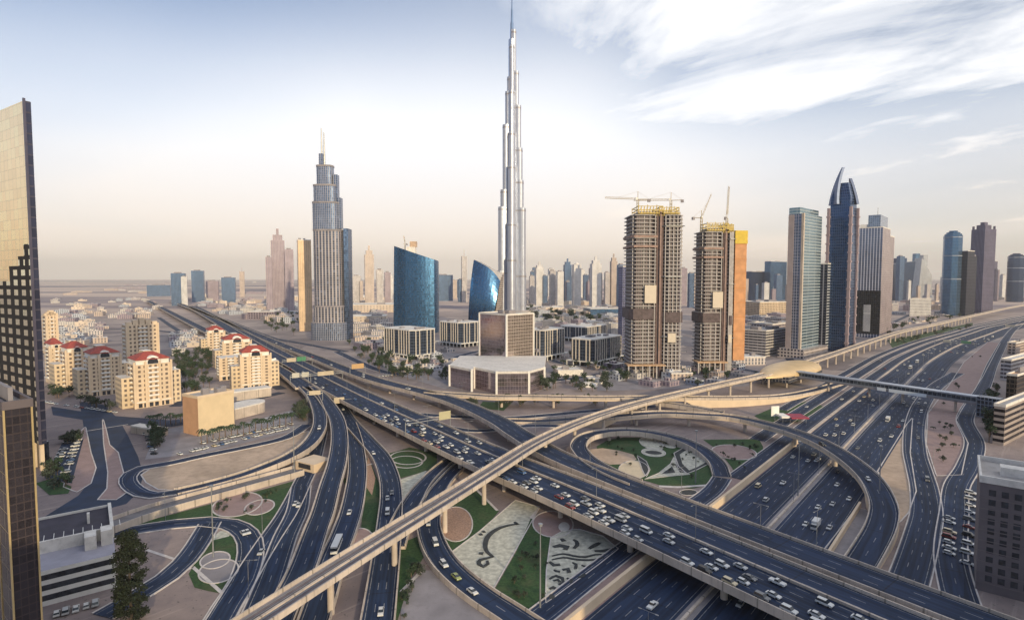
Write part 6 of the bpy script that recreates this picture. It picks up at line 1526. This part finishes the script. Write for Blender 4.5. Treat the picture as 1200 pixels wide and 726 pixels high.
def car_proto(kind, colour, detail):
    prof, w, cab, wb = KIND[kind]; nm = kind.replace(' ', '_').replace('-', '_'); p = PAINT[colour]
    if not detail:
        a = body_mesh(prof, w); c = cab_mesh(*cab); off = len(a.v)
        for f, m in zip(c.f, c.mi): a.f.append([i + off for i in f]); a.mi.append(1 if m == 0 else 0)
        a.v += c.v; a.uv += c.uv
        for s_ in (-1, 1):
            for x in (-wb, wb): a.cyl((x, s_ * (w / 2 - .2), .33), (x, s_ * (w / 2 + .02), .33), .33, .33, 10, 2)
        o = a.build(nm, [p, GLASSC, TYRE]); BASE[o.name] = (0, 0, 0); return o
    t = bpy.data.objects.new(nm, None); COL.objects.link(t); BASE[t.name] = (0, 0, 0)
    body_mesh(prof, w).build('body', p, t); cab_mesh(*cab).build('cabin_windows', [GLASSC, p], t)
    for s_ in (-1, 1):
        for x in (-wb, wb):
            mb = MB(); mb.cyl((x, s_ * (w / 2 - .2), .33), (x, s_ * (w / 2 + .02), .33), .33, .33, 12); mb.build('wheel', TYRE, t)
        mb = MB(); mb.obox((prof[1][0] + .03, s_ * w * .36), (1, 0), .16, .36, .58, .74); mb.build('headlight', WHITE, t)
    return proto(t)
KIND['hatchback car'] = ([(-1.9, .35), (1.85, .32), (1.95, .62), (1.75, .85), (.9, 1.0), (-1.85, 1.02), (-1.97, .6)], 1.72, (-1.85, -1.55, .3, 1.05, .98, 1.5, 1.58, 1.25), 1.22)
KIND['pickup truck'] = ([(-2.6, .5), (2.5, .45), (2.6, .85), (2.45, 1.08), (.9, 1.15), (-2.6, 1.12), (-2.65, .8)], 1.9, (-.75, -.55, .35, 1.0, 1.12, 1.8, 1.75, 1.45), 1.6)
CP_ = {}
def place(kind, colour, q, d, label, group, detail):
    if len(label.replace('-', ' ').split()) > 16: label = label[:label.rindex(',')]
    key = (kind, colour, detail)
    if key not in CP_: o = CP_[key] = car_proto(kind, colour, detail) if kind in KIND else big_proto(kind, colour)
    else: o = copy_tree(CP_[key])
    o.location = q; o.scale = (.94,) * 3; o.rotation_euler = (0, 0, math.atan2(d.y, d.x)); tag(o, label, kind.split()[-1], group)
def big_proto(kind, colour):
    nm = kind.replace(' ', '_').replace('-', '_'); t = bpy.data.objects.new(nm, None); COL.objects.link(t); BASE[t.name] = (0, 0, 0); p = PAINT[colour]
    if kind == 'bus':
        mb = MB(); mb.prism([(-5.8, -1.25), (5.8, -1.25), (5.8, 1.25), (-5.8, 1.25)], .4, 1.5, bottom=True); mb.build('body', p, t)
        mb = MB(); mb.prism([(-5.78, -1.22), (5.75, -1.22), (5.75, 1.22), (-5.78, 1.22)], 1.5, 2.55); mb.build('window_band', GLASSC, t)
        mb = MB(); mb.prism([(-5.8, -1.25), (5.6, -1.25), (5.6, 1.25), (-5.8, 1.25)], 2.552, 3.1, bottom=True); mb.build('roof', PAINT['white'], t)
        xs, r = (-3.6, 3.8), .5; w = 2.5
    else:
        mb = MB(); mb.prism([(-4.0, -1.2), (1.6, -1.2), (1.6, 1.2), (-4.0, 1.2)], .9, 3.4, bottom=True); mb.build('cargo_box', p, t)
        mb = MB(); mb.prism([(1.75, -1.1), (3.6, -1.1), (3.6, 1.1), (1.75, 1.1)], .5, 1.5, bottom=True); mb.build('cab', PAINT['white'], t)
        mb = MB(); mb.prism([(1.75, -1.08), (3.55, -1.08), (3.55, 1.08), (1.75, 1.08)], 1.502, 2.5, 0, 1, top=[(1.75, -1), (3.1, -1), (3.1, 1), (1.75, 1)]); mb.build('cabin_windows', [GLASSC, PAINT['white']], t)
        mb = MB(); mb.obox((-.4, 0), (1, 0), 7, .9, .55, .898); mb.build('chassis', BLACK, t)
        xs, r = (-2.8, 2.6), .48; w = 2.3
    for s_ in (-1, 1):
        for x in xs:
            mb = MB(); mb.cyl((x, s_ * (w / 2 - .25), r), (x, s_ * (w / 2), r), r, r, 12); mb.build('wheel', TYRE, t)
    return proto(t)
COLS = ['white'] * 13 + ['silver'] * 4 + ['grey'] * 2 + ['black', 'blue', 'beige', 'red']
CNAME = dict(white='white', silver='silver', grey='grey', black='black', blue='blue', red='red', beige='beige', green='yellow-green')
LANES = {}
def traffic(key, offs, a, b, gap, where, zones, dens=1.0, near=330, fwd=1, z=.012, group=None, lanes=None):
    pa = PATHS[key]
    for li, off in enumerate(offs):
        d = a + rnd.uniform(0, gap)
        while d < min(b, pa.len - 4):
            if rnd.random() < dens:
                q, tt = pa.at(d, off + rnd.uniform(-.25, .25)); r = rnd.random(); c = rnd.choice(COLS)
                kind = 'saloon car' if r < .42 else 'hatchback car' if r < .56 else 'pickup truck' if r < .63 else 'off-road car' if r < .85 else 'van' if r < .94 else 'bus' if r < .965 and len(offs) > 2 else 'lorry' if r < .98 and len(offs) > 2 else 'saloon car'
                if kind in ('bus', 'lorry'): c = 'white'; 
                zi = min(len(zones) - 1, int((d - a) / max(1, b - a) * len(zones))); 
                ln = '' if len(offs) == 1 else ((lanes or ['in lane one', 'in lane two', 'in lane three', 'in lane four'])[li] + ' ')
                place(kind, c, q + Vector((0, 0, z)), tt * fwd, ('%s %s %s%s, %s' % (CNAME[c], kind, ln, where, zones[zi])), group or ('vehicles %s' % where), q.y < near)
                if kind in ('bus', 'lorry'): d += 7
            d += gap * rnd.uniform(.7, 1.6)
m0 = near_s('main', 345, 432); m1 = near_s('main', 455, 485); m2 = near_s('main', 590, 555); m3 = PATHS['main'].len
EDGE = ['at the edge', 'in second lane', 'in third lane', 'at the barrier']
traffic('main', (-12.1, -8.4, -4.7, -.9), m1 + 0, m2 + 10, 9.5, 'in the jam', ['left of the rail viaduct', 'just before the rail viaduct'], .8, 330, lanes=EDGE, group='cars in the jam on the widest flyover')
traffic('main', (-12.1, -8.4, -4.7, -.9), m2 + 10, m3, 8.6, 'in the jam', ['just past the rail viaduct', 'above the gravel garden', 'above the highway', 'at the bottom edge'], .84, 330, lanes=EDGE, group='cars in the jam on the widest flyover')
traffic('main', (-11, -5), m0, m1, 16, 'on the widest flyover', ['near the splitting flyover', 'near its far end'], .6, 330, lanes=EDGE)
traffic('main', (6.5, 10.3), m1 - 60, m2 - 30, 20, 'queueing past the barrier', ['left of rail viaduct'], .5, 330, lanes=['in the inner row', 'in the outer row'])
traffic('a', (-2.5, 2.5), 1750, 2300, 60, 'on the long flyover', ['near the finned block', 'near the mirrored cube'], .6)
s0, s1, s2 = 40, near_s('SZ', 975, 541, 0), near_s('SZ', 1045, 467, 0)
SL = [6.2, 10.0, 14.0, 18.0]; ZN = ['below the wide flyover', 'between the two flyovers']; HL = ['beside the median', 'in second lane', 'in third lane', 'in outermost lane']
traffic('SZ', SL, s0, s1, 30, 'on the left highway side', ZN, .45, 330, lanes=HL)
traffic('SZ', [-x for x in SL], s0, s1, 26, 'on the right highway side', ZN, .5, 330, -1, lanes=HL)
traffic('SZ', SL, s1, s2 + 40, 24, 'on the left highway side', ['near the curved flyover', 'below the footbridge'], .5, 300, lanes=HL)
traffic('SZ', [-x for x in SL], s1, s2 + 40, 24, 'on the right highway side', ['near the curved flyover', 'below the footbridge'], .5, 300, -1, lanes=HL)
traffic('SZ', SL, s2 + 40, s2 + 700, 34, 'on the left highway side', ['beyond the footbridge', 'below far towers'], .5, 300, lanes=HL)
traffic('SZ', [-x for x in SL], s2 + 40, s2 + 700, 38, 'on the right highway side', ['beyond the footbridge', 'below far towers'], .5, 300, -1, lanes=HL)
traffic('SZ', (30, 44), 400, 800, 34, 'service road left of the highway', ['near the station', 'beyond the station'], .5, 300, lanes=['on the nearer', 'on the farther'])
traffic('z', (-2, 2), 60, 420, 34, 'on the slip road right of the highway', ['near the footbridge', 'near the bottom'], .5, 330, lanes=['in the left lane', 'in the right lane'])
traffic('e', (-1.5,), 120, 420, 50, 'on the curved flyover', ['at its top', 'on its way down'], .5)
def single(kind, c, u, v, z, key, label, fwd=1):
    g = Vector((*G(u, v, z), z)); pa = PATHS[key]; i = min(range(len(pa.p)), key=lambda k: (pa.p[k] - g).length)
    t = pa.at(pa.s[i])[1]; g.z = pa.p[i].z + .012 + (.1 if key in ('w', 'v', 'k', 'x', 'sr', 'se') else 0)
    off = (g - pa.p[i]).dot(pa.n[i]); g = pa.p[i] + pa.n[i] * max(-2.6, min(2.6, off)) + Vector((0, 0, g.z - pa.p[i].z))
    place(kind, c, g, t * fwd, label, None, True)
for a in (('saloon car', 'white', 502, 612, 1.3, 'm', 'white saloon car on the loop ramp where it leaves the rail viaduct'), ('van', 'white', 510, 637, 1.3, 'm', 'white van on the loop ramp beside the brown paved disc'), ('off-road car', 'white', 519, 661, 1.3, 'm', 'white off-road car on the loop ramp between van and taxi'),
          ('saloon car', 'green', 536, 678, 1.2, 'm', 'yellow-green car on the loop ramp'), ('saloon car', 'white', 556, 696, 1, 'm', 'white saloon car lowest on the loop ramp'), ('saloon car', 'white', 288, 629, 0, 'w', 'left of two white cars side by side on the blue loop road'),
          ('saloon car', 'white', 292, 627, 0, 'w', 'right of two white cars side by side on the blue loop road'), ('saloon car', 'silver', 306, 648, 0, 'v', 'silver saloon car where the slip road meets the blue loop'), ('saloon car', 'white', 409, 603, 1.2, 'q', 'white saloon car ahead of the white bus'),
          ('bus', 'white', 395, 641, 1, 'q', 'white bus passing under the rail viaduct'), ('van', 'white', 454, 602, 1.3, 'p', 'white van on the wide curved ramp'), ('saloon car', 'white', 437, 531, 1.3, 'p', 'white saloon car highest on the wide curved ramp'), ('saloon car', 'grey', 459, 577, 1.3, 'p', 'dark grey saloon car in the bend of the wide curved ramp'),
          ('saloon car', 'white', 446, 720, 1, 'p', 'white saloon car at the bottom of the wide curved ramp'), ('saloon car', 'silver', 454, 585, 1.3, 'p', 'silver saloon car in the bend of the wide curved ramp'), ('off-road car', 'white', 374, 504, 6.5, 't', 'white off-road car on the leftmost ramp under its sign'),
          ('saloon car', 'white', 402, 480, .5, 'p', 'white saloon car coming out from under the widest flyover'), ('saloon car', 'white', 345, 593, 0, 'v', 'left white car of a pair on the slip road below the tunnel portal'), ('saloon car', 'white', 349, 595, 0, 'v2', 'right white car of a pair on the slip road below the tunnel portal')): single(*a)
def parked(n, u0, v0, u1, v1, label, group, turn=90, jit=.2):
    a, b = Vector((*G(u0, v0), 0)), Vector((*G(u1, v1), 0)); d = (b - a).normalized()
    ang = math.atan2(d.y, d.x) + R(turn); dv = Vector((math.cos(ang), math.sin(ang), 0))
    for i in range(n):
        if rnd.random() < .18: continue
        c = rnd.choice(COLS); q = a.lerp(b, (i + .5) / n)
        place(rnd.choice(['saloon car', 'hatchback car', 'off-road car']), c, q + Vector((rnd.uniform(-jit, jit), rnd.uniform(-jit, jit), .05)), dv, '%s car parked %s' % (CNAME[c], label), group, q.y < 300)
parked(34, 204, 534, 338, 502, 'in the front row below the blank box building', 'parked cars below the blank box')
parked(30, 236, 520, 345, 496, 'in the back row below the blank box building', 'parked cars below the blank box')
parked(12, 300, 496, 352, 482, 'on the dusty lot right of the white halls', 'parked cars by the white halls')
parked(10, 168, 498, 182, 534, 'along the street left of the white kiosk', 'parked cars by the kiosk', 60)
parked(11, 60, 558, 82, 510, 'in the left row by the mirror tower', 'parked cars by the mirror tower', 80)
parked(11, 74, 562, 92, 514, 'in the right row by the mirror tower', 'parked cars by the mirror tower', 80)
parked(9, 1112, 605, 1112, 660, 'in the left row of the lot beside the dark corner building', 'parked cars by the corner building', 80)
parked(11, 1138, 575, 1132, 680, 'in the right row of the lot beside the dark corner building', 'parked cars by the corner building', 80)
parked(6, 60, 722, 128, 704, 'in front of the low white striped building', 'parked cars by the striped building')
parked(16, 40, 470, 138, 484, 'along the street at the foot of the red-roofed blocks', 'parked cars by the red-roofed blocks', 0)
parked(18, 436, 442, 500, 436, 'along the street below the finned blocks', 'parked cars below the finned blocks', 60)
parked(16, 446, 430, 520, 420, 'in front of the finned blocks', 'parked cars in front of the finned blocks', 80)
parked(14, 655, 437, 735, 428, 'beside the round-ended pavilion', 'parked cars beside the pavilion', 80)
parked(14, 870, 440, 900, 448, 'in the yard left of the golden station', 'parked cars left of the station', 80)

# ================================================================== HAZE
def haze():
    m = bpy.data.materials.new('haze'); m.use_nodes = True; nt = m.node_tree; nt.nodes.clear()
    o = N(nt, 'ShaderNodeOutputMaterial'); v = N(nt, 'ShaderNodeVolumePrincipled')
    v.inputs['Color'].default_value = (*HAZE_COLOR, 1); v.inputs['Density'].default_value = HAZE_DENSITY; v.inputs['Anisotropy'].default_value = 0.0
    nt.links.new(v.outputs[0], o.inputs['Volume'])
    mb = MB(); S = 24500; mb.prism([(-S, -3000), (S, -3000), (S, 26500), (-S, 26500)], -1.5, 870, bottom=True)
    h = mb.build('haze', m); h['kind'] = 'stuff'; h['label'] = 'pale warm haze over the city'; h['category'] = 'haze'
haze()
for o in PROT.values():
    for ch in list(o.children): bpy.data.objects.remove(ch)
    bpy.data.objects.remove(o)
